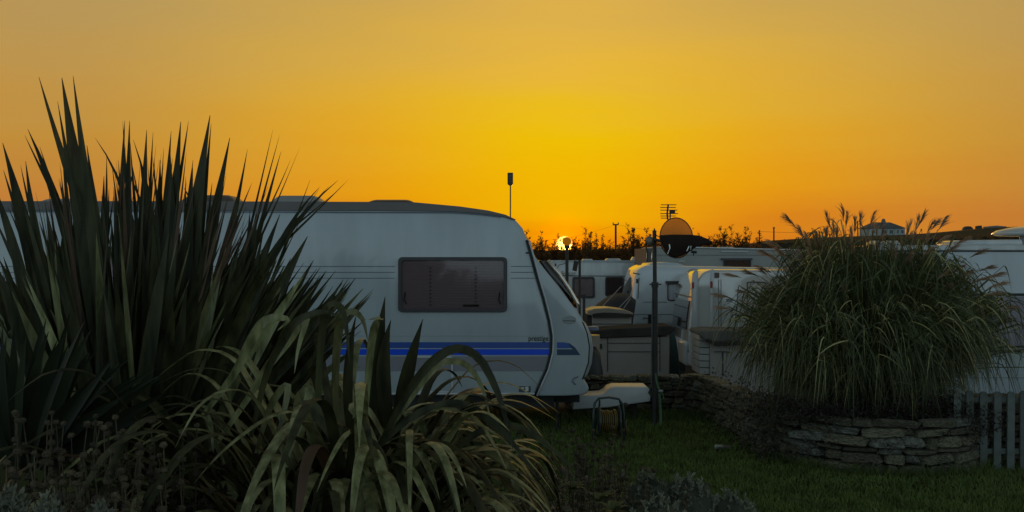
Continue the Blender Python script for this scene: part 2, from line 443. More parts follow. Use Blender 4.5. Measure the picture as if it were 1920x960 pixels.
def text_mesh(name, txt, p0, q0, p1, q1, Y, m, parent, shear=0, bold=0):
    cu = bpy.data.curves.new(name, 'FONT'); cu.body = txt; cu.extrude = .0; cu.size = 1; cu.shear = shear; cu.offset = bold
    ob = bpy.data.objects.new(name, cu); COL.objects.link(ob)
    bpy.context.view_layer.update()
    me = bpy.data.meshes.new_from_object(ob.evaluated_get(bpy.context.evaluated_depsgraph_get()))
    bpy.data.objects.remove(ob)
    xs = [v.co.x for v in me.vertices]; zs = [v.co.y for v in me.vertices]
    xa, za = XZ(p0, q1, Y); xb, zb = XZ(p1, q0, Y)
    mbb = MB(); 
    vs = [((v.co.x-min(xs))/(max(xs)-min(xs))*(xb-xa)+xa, Y, (v.co.y-min(zs))/(max(zs)-min(zs))*(zb-za)+za) for v in me.vertices]
    mbb.add(vs, [tuple(p.vertices) for p in me.polygons])
    return mbb.build(name, m, parent)

# ------------------------------------------------------------------ the near caravan
YC = 11.6; YC2 = 13.85
base = (PX(450, YC), 12.7, 0)
cv = thing('caravan', 'long white caravan with blue and grey side stripes and a large blinded window', 'caravan', base)
def XP(lst, Y=YC): return [XZ(a, b, Y) for a, b in lst]
roofline = [(-60,379),(300,379.5),(560,380),(700,380.5),(780,381.5),(860,389),(915,396),(945,403),(965,411),(980,428),(989,450)]
seam = [(989,450),(998,482),(1008,520),(1020,560),(1030,600),(1035,630),(1034,660),(1026,692),(1014,718),(1004,742)]
nose = [(989,452),(1003,481),(1022,506),(1045,534),(1068,565),(1086,589),(1099,612),(1106,636),(1107,662),(1103,686),(1096,703),(1094,712),(1101,720),(1104,728),(1101,736),(1092,740),(1060,742)]
body = [(-112,742),(-116,600),(-110,470),(-98,410),(-82,388)]+roofline+seam[1:]
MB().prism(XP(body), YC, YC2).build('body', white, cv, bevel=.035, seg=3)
fp = seam[::-1]+nose[1:]
fpm = MB().prism(XP(fp), YC-.022, YC2+.022).build('front_panel', white, cv, bevel=.035, seg=4)
# belly of the front moulding standing out from the end wall
bul = [(1084,592),(1100,608),(1110,630),(1114,655),(1111,684),(1104,703),(1098,711),(1093,700),(1098,670),(1098,630),(1086,604)]
MB().prism(XP(bul), YC+.10, YC2-.10).build('front_locker', white2, cv, bevel=.03, seg=3)
MB().tube([Vector((PX(a,YC), YC-.02, PZ(b,YC))) for a,b in [(1092,603),(1101,625),(1105,650),(1103,680),(1096,700),(1092,711)]], .008, 6).build('seal', blackrub, cv, smooth=True)
MB().tube([Vector((PX(a-1.5,YC), YC-.018, PZ(b,YC))) for a,b in seam], .013, 8).build('corner_trim', blackrub, cv, smooth=True)
MB().tube([Vector((PX(a+3,YC), YC-.026, PZ(b,YC))) for a,b in seam], .010, 8).build('seam_highlight', plastic_w, cv, smooth=True)  # pale tube put in as the highlight along the seam
# end window, seen edge on
fw = [(1013,488),(1026,490),(1046,514),(1068,546),(1082,571),(1084,580),(1072,575)]
MB().prism(XP(fw), YC+.16, YC2-.16).build('front_window', glassr, cv, bevel=.012)
fwi = [(1012,492),(1024,494),(1042,516),(1062,546),(1076,571)]
MB().prism(XP(fwi), YC+.2, YC2-.2).build('front_window_lining', darkin, cv)
MB().tube([Vector((PX(a+2.5,YC), YC+.14, PZ(b-1.5,YC))) for a,b in fw[1:6]], .02, 8).build('edge_glint_tube', mat('edge_glint_metal',(.75,.7,.62),.22,metal=.9), cv, smooth=True)  # bright metal tube added so the window edge catches the orange sky
# roof edge band
rb_top = [(-88,377),(300,377),(560,378),(700,378.5),(780,379.5),(862,387),(915,394.5),(948,402.5),(968,412)]
rb_bot = [(960,411.5),(940,406),(900,401),(850,397),(700,395.5),(300,395),(-100,395)]
MB().prism(XP(rb_top+rb_bot), YC-.012, YC2+.012).build('roof_edge', roofgrey, cv, bevel=.006, seg=1)
MB().tube([Vector((PX(a,YC), YC-.02, PZ(b,YC))) for a,b in [(-100,396.5),(300,396.5),(850,398.5),(900,402),(940,407)]], .006, 6).build('awning_rail', blue and mat('rail_blue_grey',(.16,.2,.26),.4), cv)
# roof hatches
def dome(parent, p0, p1, qb, qt, Y, dy, m, name='roof_hatch', flat=.6):
    xa, xb = PX(p0,Y), PX(p1,Y); zb, zt = PZ(qb,Y), PZ(qt,Y)
    b_ = MB(); n = 5; rings = []
    for k in range(n):
        t = k/(n-1); s_ = 1-.28*t**2.2; z = zb+(zt-zb)*(t if k < n-1 else 1)
        cx = (xa+xb)/2; hw = (xb-xa)/2*s_; hd = dy/2*s_; cy = Y+dy/2
        rr = rrect(cx-hw, cy-hd, cx+hw, cy+hd, min(hw,hd)*.3, 3)
        rings.append([(u, v, z) for u, v in rr])
    m_ = len(rings[0]); vs = [v for r_ in rings for v in r_]
    fs = [(i*m_+j, i*m_+(j+1)%m_, (i+1)*m_+(j+1)%m_, (i+1)*m_+j) for i in range(n-1) for j in range(m_)]
    fs.append(tuple((n-1)*m_+j for j in range(m_)))
    b_.add(vs, fs)
    return b_.build(name, m, parent, smooth='angle')
dome(cv, 506, 598, 382, 366, YC+.5, .6, mat('hatch_milky_plastic',(.42,.42,.40),.35,trans=.3))
dome(cv, 686, 776, 382, 373.5, YC+.3, .7, mat('hatch_smoked',(.06,.035,.03),.35))
dome(cv, 335, 438, 381, 365, YC+.4, .6, mat('hatch_brown',(.10,.08,.07),.4))
dome(cv, 70, 150, 381, 372, YC+.6, .6, MATS['hatch_milky_plastic'])
# windows
w1 = window(cv, 747, 482, 951, 585, YC, fr=6.5, r=8, out=.035)
for px_, w_ in ((807,4),(892,4)):
    bb = MB()
    for k in range(11):
        zc = PZ(502+k*7, YC); bb.box(PX(px_-w_/2,YC), PX(px_+w_/2,YC), YC-.0105, YC-.006, zc-.012, zc+.008)
    bb.build('blind_strap', mat('blind_strap_dark',(.20,.17,.18),.8), w1)
for px_ in (760, 937):
    MB().tube([P(px_,548,YC-.02),P(px_-2,562,YC-.02),P(px_+2,570,YC-.02)], .008, 5).build('catch', blackrub, w1)
MB().pxbox(868,571,898,575,YC-.02,.01).build('catch', blackrub, w1)
window(cv, 96, 462, 330, 566, YC, fr=6.5, r=8, out=.035)
# pinstripes and coloured bands
def band(p0, q0, p1, q1, m, name, cut=None, Y=YC, off=.004):
    pts = [(p0,q0),(p1,q0),(p1+(cut or 0),q1),(p0,q1)]
    return MB().prism(XP(pts), Y-off, Y+.002).build(name, m, cv)
for q in (499.5, 510.5, 521.5):
    e = 994+(q-480)*.25
    band(-105, q-.55, 740, q+.55, linegrey, 'pinstripe'); band(958, q-.55, e, q+.55, linegrey, 'pinstripe')
band(-105, 630-.3, 1020, 630+.3, mat('panel_joint',(.3,.34,.35),.5), 'panel_joint')
for a,b,m_,nm in ((641.5,652.5,navy,'navy_stripe'),(654.5,665.5,blue,'blue_stripe'),(668,696,stripegrey,'grey_stripe')):
    sx_ = lerp_tab([(630,1031),(660,1031),(692,1022),(718,1010)], b)-lerp_tab([(630,1031),(660,1031),(692,1022),(718,1010)], a)
    band(-105, a, lerp_tab([(630,1031),(660,1031),(692,1022),(718,1010)], a), b, m_, nm, sx_)
Yp = YC-.022
MB().prism([XZ(a,b,YC) for a,b in [(1044,641.5),(1058,641.5),(1066,645),(1073,652.5),(1044,652.5)]], Yp-.003, Yp+.002).build('navy_stripe', navy, cv)
MB().prism([XZ(a,b,YC) for a,b in [(1044,654.5),(1073,654.5),(1066,645),(1060,641.5),(1068,643.5),(1078,651),(1088,665.5),(1044,665.5)]], Yp-.003, Yp+.002).build('teal_stripe', tealdk, cv)
lt = text_mesh('lettering', 'prestige', 991, 630, 1028, 642.5, YC-.004, blackrub, cv, bold=.012)
# small fittings
MB().prism(prr(973,724,995,735,1,YC), YC-.008, YC+.002).build('data_plate', mat('plate_dark',(.07,.08,.08),.5), cv)
MB().pxbox(977,726,983,729,YC-.0105,.003).pxbox(985,725,991,733.5,YC-.0105,.003).build('plate_print', plastic_w, cv)
MB().prism([(PX(1067,YC)+PX(973,YC)*0+13*YC/1920*cos(t*pi/8), PZ(599.5,YC)+8*YC/1920*sin(t*pi/8)) for t in range(16)], Yp-.008, Yp+.002).build('oval_vent', mat('vent_grey',(.30,.33,.32),.5), cv, bevel=.004, seg=1)
MB().pxbox(1056,601,1078,602.2,YC-.033,.004).build('vent_slot', blackrub, cv)
MB().tube([P(1084,706,Yp-.004),P(1075,709,Yp-.01),P(1073,716,Yp-.01),P(1079,721,Yp-.004)], .008, 6).build('grab_recess', mat('recess_shadow_plastic',(.2,.23,.24),.5), cv, smooth=True)
MB().ring(prr(762,668,849,736,5,YC), prr(764.5,670.5,846.5,733.5,4,YC), YC-.012, YC+.002).build('service_hatch', plastic_w, cv)
MB().pxbox(826,674,842,690,YC-.01,.012).build('hatch_lock', stripegrey, cv)
MB().prism(prr(881,729,904,738,4,YC), YC-.02, YC+.002).build('side_marker_light', amber, cv, bevel=.004, seg=1)
MB().tube([P(a,738.5,YC-.012) for a in (-110,400,1003)], .012, 6).build('skirt_trim', plastic_w, cv)
MB().tube([P(986,474,YC-.01), P(991,474,YC-.012)], .010, 6).build('marker_light', blackrub, cv)
MB().box(PX(-80,YC), PX(1040,YC), YC+.15, YC2-.15, .26, .42).build('chassis', chass, cv)
MB().box(PX(1040,YC), PX(1090,YC), YC+.3, YC2-.3, .30, .40).build('chassis_rail', chass, cv)
MB().tube([(PX(1046,YC),YC+.2,.35),(PX(1046,YC),YC+.2,.02)], .02, 6).box(PX(1040,YC),PX(1054,YC),YC+.12,YC+.28,0.0,.02).build('corner_steady', chass, cv)
for px_ in (330, 440):
    t_ = MB(); c_ = Vector((PX(px_,YC), YC+.2, .32))
    t_.tube([c_+Vector((0,-.1,0)), c_+Vector((0,.1,0))], .32, 20); wh = t_.build('wheel', blackrub, cv)
    MB().tube([c_+Vector((0,-.115,0)), c_+Vector((0,-.05,0))], .19, 16).build('rim', steel, wh)
# drawbar and its white cover
dc = [(1074,743),(1128,740.5),(1136,736),(1143,729),(1152,726),(1214,726),(1219,731),(1216,738),(1220,744),(1219,753),(1140,764),(1074,768)]
MB().prism([XZ(a,b,12.3) for a,b in dc], 12.3, 12.72).build('drawbar_cover', plastic_w, cv, bevel=.014, seg=3)
MB().tube([(PX(1060,12.5),12.5,.24),(PX(1232,12.5),12.5,.27)], .035, 6).build('drawbar', chass, cv)
MB().tube([(PX(1190,12.5),12.5,.25),(PX(1190,12.5),12.5,.0)], .03, 8).build('jockey_wheel', chass, cv)

# mast behind it
mt = thing('aerial_mast', 'thin grey mast with a small box head standing behind the striped caravan roof', 'mast', (PX(957,14.6),14.6,0))
MB().tube([(PX(957,14.6),14.6,0),P(957,346,14.6)], .011, 6).build('pole', steel, mt)
hd = MB().prism([XZ(a,b,14.6) for a,b in [(951.5,324),(962,324),(962,345),(959,348),(955,348),(951.5,345)]], 14.56, 14.64).build('head_box', polem, mt, bevel=.006, seg=1)
for q in (329, 334, 339): MB().pxbox(953,q,960.5,q+1.6,14.555,.01).build('slot', steel, hd)

# ------------------------------------------------------------------ other caravans
def van(name, label, prof, Y, depth, m=None, bevel=.09, cat='caravan', skirt=True, bev_seg=4):
    xs = [PX(a,Y) for a,b in prof]; cx = (min(xs)+max(xs))/2
    zb = min(PZ(b,Y) for a,b in prof)
    t = thing(name, label, cat, (cx, Y+depth/2, gz(cx,Y)))
    MB().prism([XZ(a,b,Y) for a,b in prof], Y, Y+depth).build('body', m or white2, t, bevel=bevel, seg=4)
    g0 = gz(cx, Y)
    if skirt: MB().box(min(xs)+.3, max(xs)-.3, Y+.15, Y+depth-.15, g0-.1, zb+.02).build('underside', chass, t)
    return t
# white caravan at the left of the row
Yb = 32.0
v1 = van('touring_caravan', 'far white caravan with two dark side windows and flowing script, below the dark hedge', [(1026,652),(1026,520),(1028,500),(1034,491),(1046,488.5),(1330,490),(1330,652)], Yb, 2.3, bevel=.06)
window(v1, 1073, 519, 1115, 559, Yb, fr=4, r=4, out=.04, backing='curtain')
window(v1, 1134.5, 519, 1170, 556, Yb, fr=2.5, r=4, out=.04, backing='dark')
MB().tube([P(1026,517,Yb-.005),P(1330,518.5,Yb-.005)], .014, 5).build('trim_line', linegrey, v1)
MB().tube([P(1044,518,Yb-.005),P(1043,506,Yb-.005),P(1048,497,Yb-.005),P(1062,493,Yb-.005)], .012, 5).build('curved_trim', linegrey, v1)
text_mesh('lettering', 'Bessacarr', 1052, 508, 1080, 517, Yb-.006, linegrey, v1, shear=.4)
for a, b, t_ in ((1091,1113,485.5),(1135,1166,484.5),(1184,1212,481.5)):
    dome(v1, a, b, 491, t_, Yb+.3, .45, white2)
MB().pxbox(1040,494,1043,499,Yb-.03,.04).build('marker_light', blackrub, v1)
MB().pxbox(1026,488,1330,491.5,Yb-.02,.05).build('roof_edge', white, v1)

# grey static van
Yg = 28.7
v2 = van('static_caravan', 'large plain grey caravan with the tallest roof, behind the smoked dish', [(1212,662),(1212,484),(1213,473),(1218,466),(1228,463),(1400,466),(1540,470),(1540,662)], Yg, 2.6, greyvan, bevel=.07)
window(v2, 1356, 487, 1408, 512, Yg, fr=2, r=1.5, out=.04, backing='dark')
MB().pxbox(1353,484,1411,487.5,Yg-.1,.12).build('window_hood', darkframe, v2)
MB().pxbox(1273,488,1284,491.5,Yg-.02,.03).build('vent', mat('vent_pale',(.4,.42,.38),.5), v2)
MB().pxbox(1212,477.5,1540,479,Yg-.012,.02).build('panel_joint', mat('static_joint',(.2,.2,.19),.5), v2)
MB().prism([XZ(a,b,Yg) for a,b in [(1236,462),(1310,463),(1540,468.5),(1540,470.5),(1310,465),(1236,464)]], Yg-.03, Yg+2.63).build('roof_edge', white2, v2)
MB().pxbox(1352,470.5,1403,472.5,Yg-.04,.04).build('lit_strip', white, v2)  # long lit strip on the roof, its light given by a white bar
dome(v2, 1345, 1380, 467, 463, Yg+.5, .5, white2)
for a in (1213.5, 1222.5):
    MB().tube([P(a,470,Yg-.04),P(a-.5,476,Yg-.10),P(a-1,492,Yg-.10),P(a,498,Yg-.04)], .018, 6).build('glint_strip', mat('glint_metal',(.7,.62,.45),.25,metal=.8), v2, smooth=True)  # bright tubes added in place of the lit strips glinting on the end
MB().pxbox(1211,465.5,1226,520,Yg-.03,2.66).build('end_pillar', mat('pillar_dark',(.09,.09,.085),.5), v2)

# white caravan with lit rounded corner
Yc = 24.6
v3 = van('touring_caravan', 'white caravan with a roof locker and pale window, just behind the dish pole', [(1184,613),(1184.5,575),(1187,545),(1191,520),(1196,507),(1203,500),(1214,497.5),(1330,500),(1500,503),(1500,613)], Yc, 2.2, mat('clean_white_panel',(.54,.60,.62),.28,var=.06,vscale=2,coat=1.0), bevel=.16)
MB().prism([XZ(a,b,Yc+.4) for a,b in [(1208,502),(1214,499),(1221,493),(1250,491.5),(1272,494),(1286,499.5),(1290,503)]], Yc+.35, Yc+1.9).build('roof_locker', white, v3, bevel=.03)
w3 = window(v3, 1251, 531, 1300, 564, Yc, fr=2, r=4, out=.03, backing='curtain', pane=glass_mat('clear_pane',(.97,.98,1)))
for c_ in w3.children:
    if c_.name.startswith('curtain'): c_.data.materials[0] = mat('net_curtain_white',(.85,.88,.9),.9,var=.08)
MB().pxbox(1249,527,1300,532,Yc-.1,.12).build('window_hood', darkframe, v3)
MB().pxbox(1193,523,1196,531,Yc-.02,.05).build('marker_light', blackrub, v3)
MB().tube([P(1187,512,Yc-.02),P(1199,514,Yc-.03)], .015, 5).build('trim_line', linegrey, v3)
MB().prism(prr(1215,590,1221,613,1,Yc), Yc-.06, Yc+.01).build('service_box', chass, v3)
MB().tube([P(1206,599,Yc-.05),P(1206,596,Yc-.05),P(1215,597,Yc-.05)], .012, 5).build('tap', chass, v3)
MB().tube([P(1186,611.5,Yc-.02),P(1500,611.5,Yc-.02)], .02, 5).build('skirt_trim', linegrey, v3)

# caravan whose end reflects the sunset
Yd = 21.4
v4 = van('touring_caravan', 'cream caravan whose end window glows orange, left of the tall ornamental grass', [(1298,689),(1291,684),(1290,645),(1292,610),(1297,570),(1302,542),(1309,524),(1319,511),(1332,506),(1640,507),(1640,689)], Yd, 2.25, gelcoat, bevel=.10)
for a, b, t_ in ((1297,1309,506),(1331,1337,502.5)):
    MB().prism([XZ(x_,z_,Yd) for x_,z_ in [(a,687),(a-.5,600),(a,530),(a+1.5,513),((a+b)/2,t_),(b,t_+1),(b,687)]], Yd-.035, Yd+.05).build('corner_moulding', white2, v4, bevel=.02)
MB().prism([XZ(a,b,Yd) for a,b in [(1288.5,618),(1290,600),(1293.5,575),(1295.5,565),(1299,565),(1297,575),(1293,600),(1292,618)]], Yd+.22, Yd+2.0).build('end_window', mat('end_glass',(.06,.045,.045),.06,coat=1,spec=1), v4)
MB().tube([(PX(1297,Yd)-.02, Yd+.15, PZ(557,Yd)), (PX(1297,Yd)-.02, Yd+2.1, PZ(557,Yd))], .014, 6).build('trim_line', linegrey, v4)
MB().prism([XZ(a,b,Yd) for a,b in [(1290,640),(1284,646),(1284,684),(1290,688),(1300,688),(1300,640)]], Yd+.1, Yd+2.15).build('end_bumper', white2, v4, bevel=.04, seg=3)
MB().pxbox(1290,646,1296,661,Yd+.02,.05).build('number_plate_lamp', blackrub, v4)
MB().prism(prr(1297,529,1300.5,541,1.5,Yd), Yd-.055, Yd-.03).build('tail_light', redlens, v4)
MB().prism(prr(1331,527,1335,540,1.5,Yd), Yd-.055, Yd-.03).build('tail_light', redlens, v4)
MB().prism(prr(1298,660,1302,671,1.5,Yd), Yd-.055, Yd-.03).build('tail_light', redlens, v4)
MB().prism(prr(1339.5,511,1348,521,1,Yd), Yd-.03, Yd+.01).build('vent', mat('vent_bronze',(.12,.09,.07),.5), v4)
for a in (1347, 1351.5): MB().pxbox(a,524,a+1,688,Yd-.012,.02).build('panel_joint', linegrey, v4)
MB().pxbox(1300,686,1640,689.5,Yd-.012,.03).build('skirt_trim', linegrey, v4)

MB().ring(prr(1400,528,1436,690,3,Yd), prr(1402,530,1434,688,2,Yd), Yd-.02, Yd+.01).build('door_frame', linegrey, v4)
MB().pxbox(1362,560,1374,566,Yd-.02,.03).build('fridge_vent', stripegrey, v4)
MB().pxbox(1360,640,1384,668,Yd-.012,.02).build('service_hatch', white, v4)
MB().tube([P(1312,689,Yd+.1),P(1640,689,Yd+.1)], .03, 6).build('side_skirt_rail', chass, v4)
MB().pxbox(1205,566,1250,567,Yc-.008,.02).build('panel_joint', linegrey, v3)
MB().pxbox(1184.5,589,1330,590,Yc-.008,.02).build('panel_joint', linegrey, v3)
MB().tube([P(1198,520,Yc-.04),P(1197,548,Yc-.05),P(1196,560,Yc-.04)], .012, 5).build('grab_handle', linegrey, v3)
# big caravan on the right
Ye = 16.0
v5 = van('touring_caravan', 'big pale blue-white caravan with a dark window band, behind the picket fence', [(1592,748),(1582,690),(1577,620),(1578,560),(1582,510),(1590,484),(1602,470),(1620,463),(1660,461),(2240,461),(2250,748)], Ye, 2.3, white, bevel=.05)
MB().prism([XZ(a,b,Ye) for a,b in [(1618,462),(1660,459.5),(2236,459.5),(2236,469.5),(1630,469.5),(1620,468)]], Ye-.03, Ye+2.33).build('roof_edge', white2, v5, bevel=.01, seg=1)
MB().pxbox(1606,470,2240,472,Ye-.015,.03).build('awning_rail', blackrub, v5)
MB().pxbox(1580,550,2240,555,Ye-.02,.03).build('window_top_trim', blackrub, v5)
wb = MB().pxbox(1800,556,2200,648,Ye-.018,.03).build('window_band', mat('window_band_mauve_reflection',(.26,.235,.28),.22,var=.15,vscale=1.2,coat=.3), v5)  # reflection on the glass is put into the base colour
MB().pxbox(1583,648,2240,652,Ye-.03,.04).build('window_bottom_trim', blackrub, v5)
MB().pxbox(1583,656,2240,661,Ye-.03,.04).build('window_bottom_trim', blackrub, v5)
MB().pxbox(1583,652.6,2240,655.5,Ye-.024,.03).build('rubbing_strip', stripegrey, v5)
MB().pxbox(1586,708,2240,709,Ye-.004,.01).build('panel_joint', linegrey, v5)
rbx = MB().prism([XZ(a,b,Ye+.4) for a,b in [(1787,461),(1789,453),(1800,450.5),(1914,449),(1916,461)]], Ye+.35, Ye+1.1).build('roof_box', white2, v5, bevel=.02)
for k in range(4): MB().pxbox(1789+k*3,453,1790+k*3,459,Ye+.34,.02).build('vent_slot', stripegrey, rbx)
for a, b in ((1645,1660),(1665,1690)): dome(v5, a, b, 461, 456 if a < 1600 else 451, Ye+.5, .6, white2)
# satellite receiver on its roof
dm = MB()
pr = [(0,.0),(.52,.03),(.60,.08),(.52,.15),(.30,.21),(.12,.235),(0,.24)]
nn = 28; c0 = P(1932, 440, Ye+1.0)
for r_, h_ in pr:
    for k in range(nn):
        a_ = 2*pi*k/nn; dm.v.append((c0.x+r_*cos(a_), c0.y+r_*sin(a_), c0.z-.04+h_*.78-.11*r_*cos(a_)*(-.12)))
for i in range(len(pr)-1):
    for k in range(nn): dm.f.append((i*nn+k, i*nn+(k+1)%nn, (i+1)*nn+(k+1)%nn, (i+1)*nn+k))
dmo = dm.build('satellite_dome', white2, v5, smooth=True)
MB().tube([P(1916,464,Ye+1.0),P(1916,438,Ye+1.0)], .04, 8).build('dome_post', stripegrey, dmo)

# ------------------------------------------------------------------ storage boxes
def boxshed(label, p0, p1, qt, Y, depth, lid, lidm, wallm=shedm, zbot=None, slats=False):
    x0, x1 = PX(p0,Y), PX(p1,Y); zt = PZ(qt,Y); z0 = gz((x0+x1)/2, Y)-.02
    t = thing('storage_box', label, 'storage box', ((x0+x1)/2, Y+depth/2, z0), group=None)
    MB().box(x0, x1, Y, Y+depth, z0, zt).build('body', wallm, t, bevel=.012, seg=1)
    MB().prism([XZ(a,b,Y) for a,b in lid], Y-.06, Y+depth+.06).build('lid', lidm, t, bevel=.012, seg=1)
    return t
s1 = boxshed('grey-brown storage box with a low tan curved lid, in front of the far two-window caravan', 1110, 1184, 590, 21.0, .8,
    [(1100,590),(1102,583),(1114,578.5),(1140,577.5),(1170,581),(1187,587),(1187,592),(1160,588),(1112,592)], shedlid2)
MB().prism([XZ(a,b,21.0) for a,b in [(1110,592),(1112,588),(1130,585.5),(1160,586.5),(1187,589.5),(1187,594),(1112,595)]], 20.9, 21.0-.065).build('lid_rim', shedlid, s1)
MB().pxbox(1101,590,1109.5,650,21.02,.7).build('end_panel', shedlid, s1)
MB().pxbox(1110,607,1184,608,20.985,.02).build('groove', shedlid, s1)
s2 = boxshed('wide grey-brown storage box with a dark overhanging roof, left of the dish pole', 1122, 1255, 631, 17.5, .75,
    [(1108,627),(1112,621),(1140,617),(1255,611),(1263,613),(1262,621),(1250,629),(1115,634)], shedlid)
MB().pxbox(1139,631,1140,697,17.485,.02).build('groove', shedlid, s2)
MB().pxbox(1237,631,1238,697,17.485,.02).build('groove', shedlid, s2)
for q in (643, 659): MB().pxbox(1140,q,1237,q+.9,17.485,.02).build('groove', shedlid, s2)
MB().pxbox(1124,645,1129,654,17.48,.02).build('latch', shedlid, s2)
s3 = boxshed('storage box with pale slatted end and grey lid, left of the ornamental grass', 1331, 1452, 634, 16.6, .8,
    [(1326,640),(1309,627),(1311,621),(1330,619),(1460,620),(1462,634),(1345,640)], mat('felt_lid_grey',(.13,.125,.11),1.0,var=.2,spec=.1))
MB().prism([XZ(a,b,16.6) for a,b in [(1327,634),(1340,641),(1463,636),(1463,643),(1338,648),(1322,637)]], 16.49, 16.535).build('lid_rim', shedlid, s3)
for k in range(6):
    q = 628+k*12.5
    MB().box(PX(1311.5,16.6), PX(1330.5,16.6), 16.62, 17.3, PZ(q+11.2,16.6), PZ(q,16.6)).build('slat', mat('slat_pale',(.34,.34,.31),.6,var=.1), s3, bevel=.006, seg=1)
MB().pxbox(1355,660,1356.5,705,16.585,.02).build('groove', shedlid, s3)
MB().tube([P(1340,659,16.57),P(1356,659,16.55),P(1372,661,16.57)], .008, 5).build('latch', steel, s3)

def at_empty(name, label, cat, px, Y):
    x = PX(px, Y); return thing(name, label, cat, (x, Y, gz(x, Y)))
# teal bin between box and cream caravan
tb = at_empty('teal_bin', 'dark teal plastic bin wedged between the wide storage box and the cream caravan', 'bin', 1264, 18.6)
MB().prism([XZ(a,b,18.6) for a,b in [(1254,705),(1254,617),(1262,618),(1268,640),(1272,668),(1274,705)]], 18.55, 19.1).build('body', teal, tb, bevel=.02)
MB().pxbox(1253,613,1264,618,18.5,.66).build('lid', teal, tb, bevel=.01)
# folded dark windbreak tent
td = at_empty('dome_tent', 'low dark domed tent with pale guy ropes beside the lit-corner white caravan', 'tent', 1145, 23.4)
mb = MB(); prof_t = [(1098,0),(1108,.28),(1122,.58),(1140,.85),(1155,.97),(1168,1.0),(1180,.93),(1190,.75)]
rows = 9; hts = 0
for j in range(rows):
    t = j/(rows-1); k_ = math.sqrt(max(0, 1-(2*t-1)**2))
    for px_, h in prof_t:
        zt = PZ(596,23.4)+(PZ(549,23.4)-PZ(596,23.4))*h*(.25+.75*k_)
        mb.v.append((PX(1140+(px_-1140)*(.7+.3*k_),23.4), 23.4-.9+1.8*t, max(gz(2,23.4), zt if j not in (0,rows-1) else PZ(600,23.4)-.3)))
n_ = len(prof_t)
for j in range(rows-1):
    for i in range(n_-1): mb.f.append((j*n_+i, j*n_+i+1, (j+1)*n_+i+1, (j+1)*n_+i))
tm = mat('tent_fabric_dark',(.035,.030,.028),.8,var=.2)
mb.build('canopy', tm, td, smooth=True)
for a, b in (((1165,537),(1126,578)),((1184,553),(1160,578)),((1182,560),(1169,579))):
    MB().tube([P(*a,22.3),P(*b,22.3)], .008, 4).build('guy_rope', mat('rope_pale',(.4,.36,.34),.8), td)
# rolled parasol leaning on white caravan
pa = at_empty('folded_parasol', 'closed dark parasol leaning beside the rounded end of the white caravan', 'parasol', 1178, 24.0)
MB().tube([P(1168,592,24),P(1172,560,24),P(1177,540,24),P(1182,520,24)], [.02,.09,.10,.02], 8).build('canopy', mat('parasol_grey',(.12,.12,.11),.8), pa, smooth=True)
MB().tube([P(1166,640,24),P(1173,560,24),P(1178,545,23.9)], .018, 6).build('pole', blackrub, pa)
# blue-lidded tub and bags at box end
tu = at_empty('tub', 'small tub with a blue-grey lid behind the nose of the striped caravan', 'tub', 1110, 16.8)
MB().tube([P(1110,628,16.8), P(1110,720,16.8)], [.13,.11], 12).build('body', shedlid2, tu)
MB().tube([P(1110,612,16.8), P(1110,619,16.8)], [.10,.12], 12).build('lid', mat('tub_lid_blue',(.12,.16,.24),.4), tu, bevel=.01)
bg_ = at_empty('rubbish_bag', 'dark plastic sack slumped between the striped caravan nose and the wide storage box', 'bag', 1108, 16.2)
mb = MB().ball((PX(1108,16.2),16.2,gz(1.2,16.2)+.32), .34, 12, 8, (.55,.6,1.35), .12)
mb.build('sack', mat('sack_black',(.02,.02,.02),.5), bg_, smooth=True)

# ------------------------------------------------------------------ posts
lp = at_empty('globe_lamp_post', 'slim lamp post with a round globe silhouetted against the sun', 'lamp post', 1063, 20)
MB().tube([(PX(1063,20),20,gz(1,20)),P(1063,463,20)], .032, 8).build('post', polem, lp)
MB().ball(P(1063,453,20), .088, 16, 10).build('globe', mat('amber_globe',(.95,.62,.10),.35,trans=.92), lp, smooth=True)
MB().tube([P(1063,466,20),P(1063,460,20)], [.05,.06], 10).build('collar', polem, lp)
p2 = at_empty('plain_post', 'thin dark post between the globe lamp post and the short post', 'post', 1087, 19)
MB().tube([(PX(1086,19),19,gz(1,19)),P(1087,488,19)], .024, 8).build('post', polem, p2)
MB().tube([P(1087,492,19),P(1080,490,19),P(1077,489,19)], .010, 6).build('bracket', polem, p2)
pn = thing('pennant', 'small dark cloth pennant hanging from the thin post near the sun', 'flag', P(1080,490,19))
MB().prism([XZ(a,b,19) for a,b in [(1076,489),(1085,490),(1081,509),(1073,507)]], 18.985, 18.995).build('cloth', mat('pennant_cloth',(.05,.035,.03),.8), pn)
p3 = at_empty('short_post', 'short thick dark post with a mirror-like plate, in front of the far window', 'post', 1095, 18.5)
MB().tube([(PX(1095,18.5),18.5,gz(1,18.5)),P(1095,556,18.5)], .026, 8).build('post', polem, p3)
MB().pxbox(1084,552,1098,557,18.46,.03).build('plate', polem, p3)

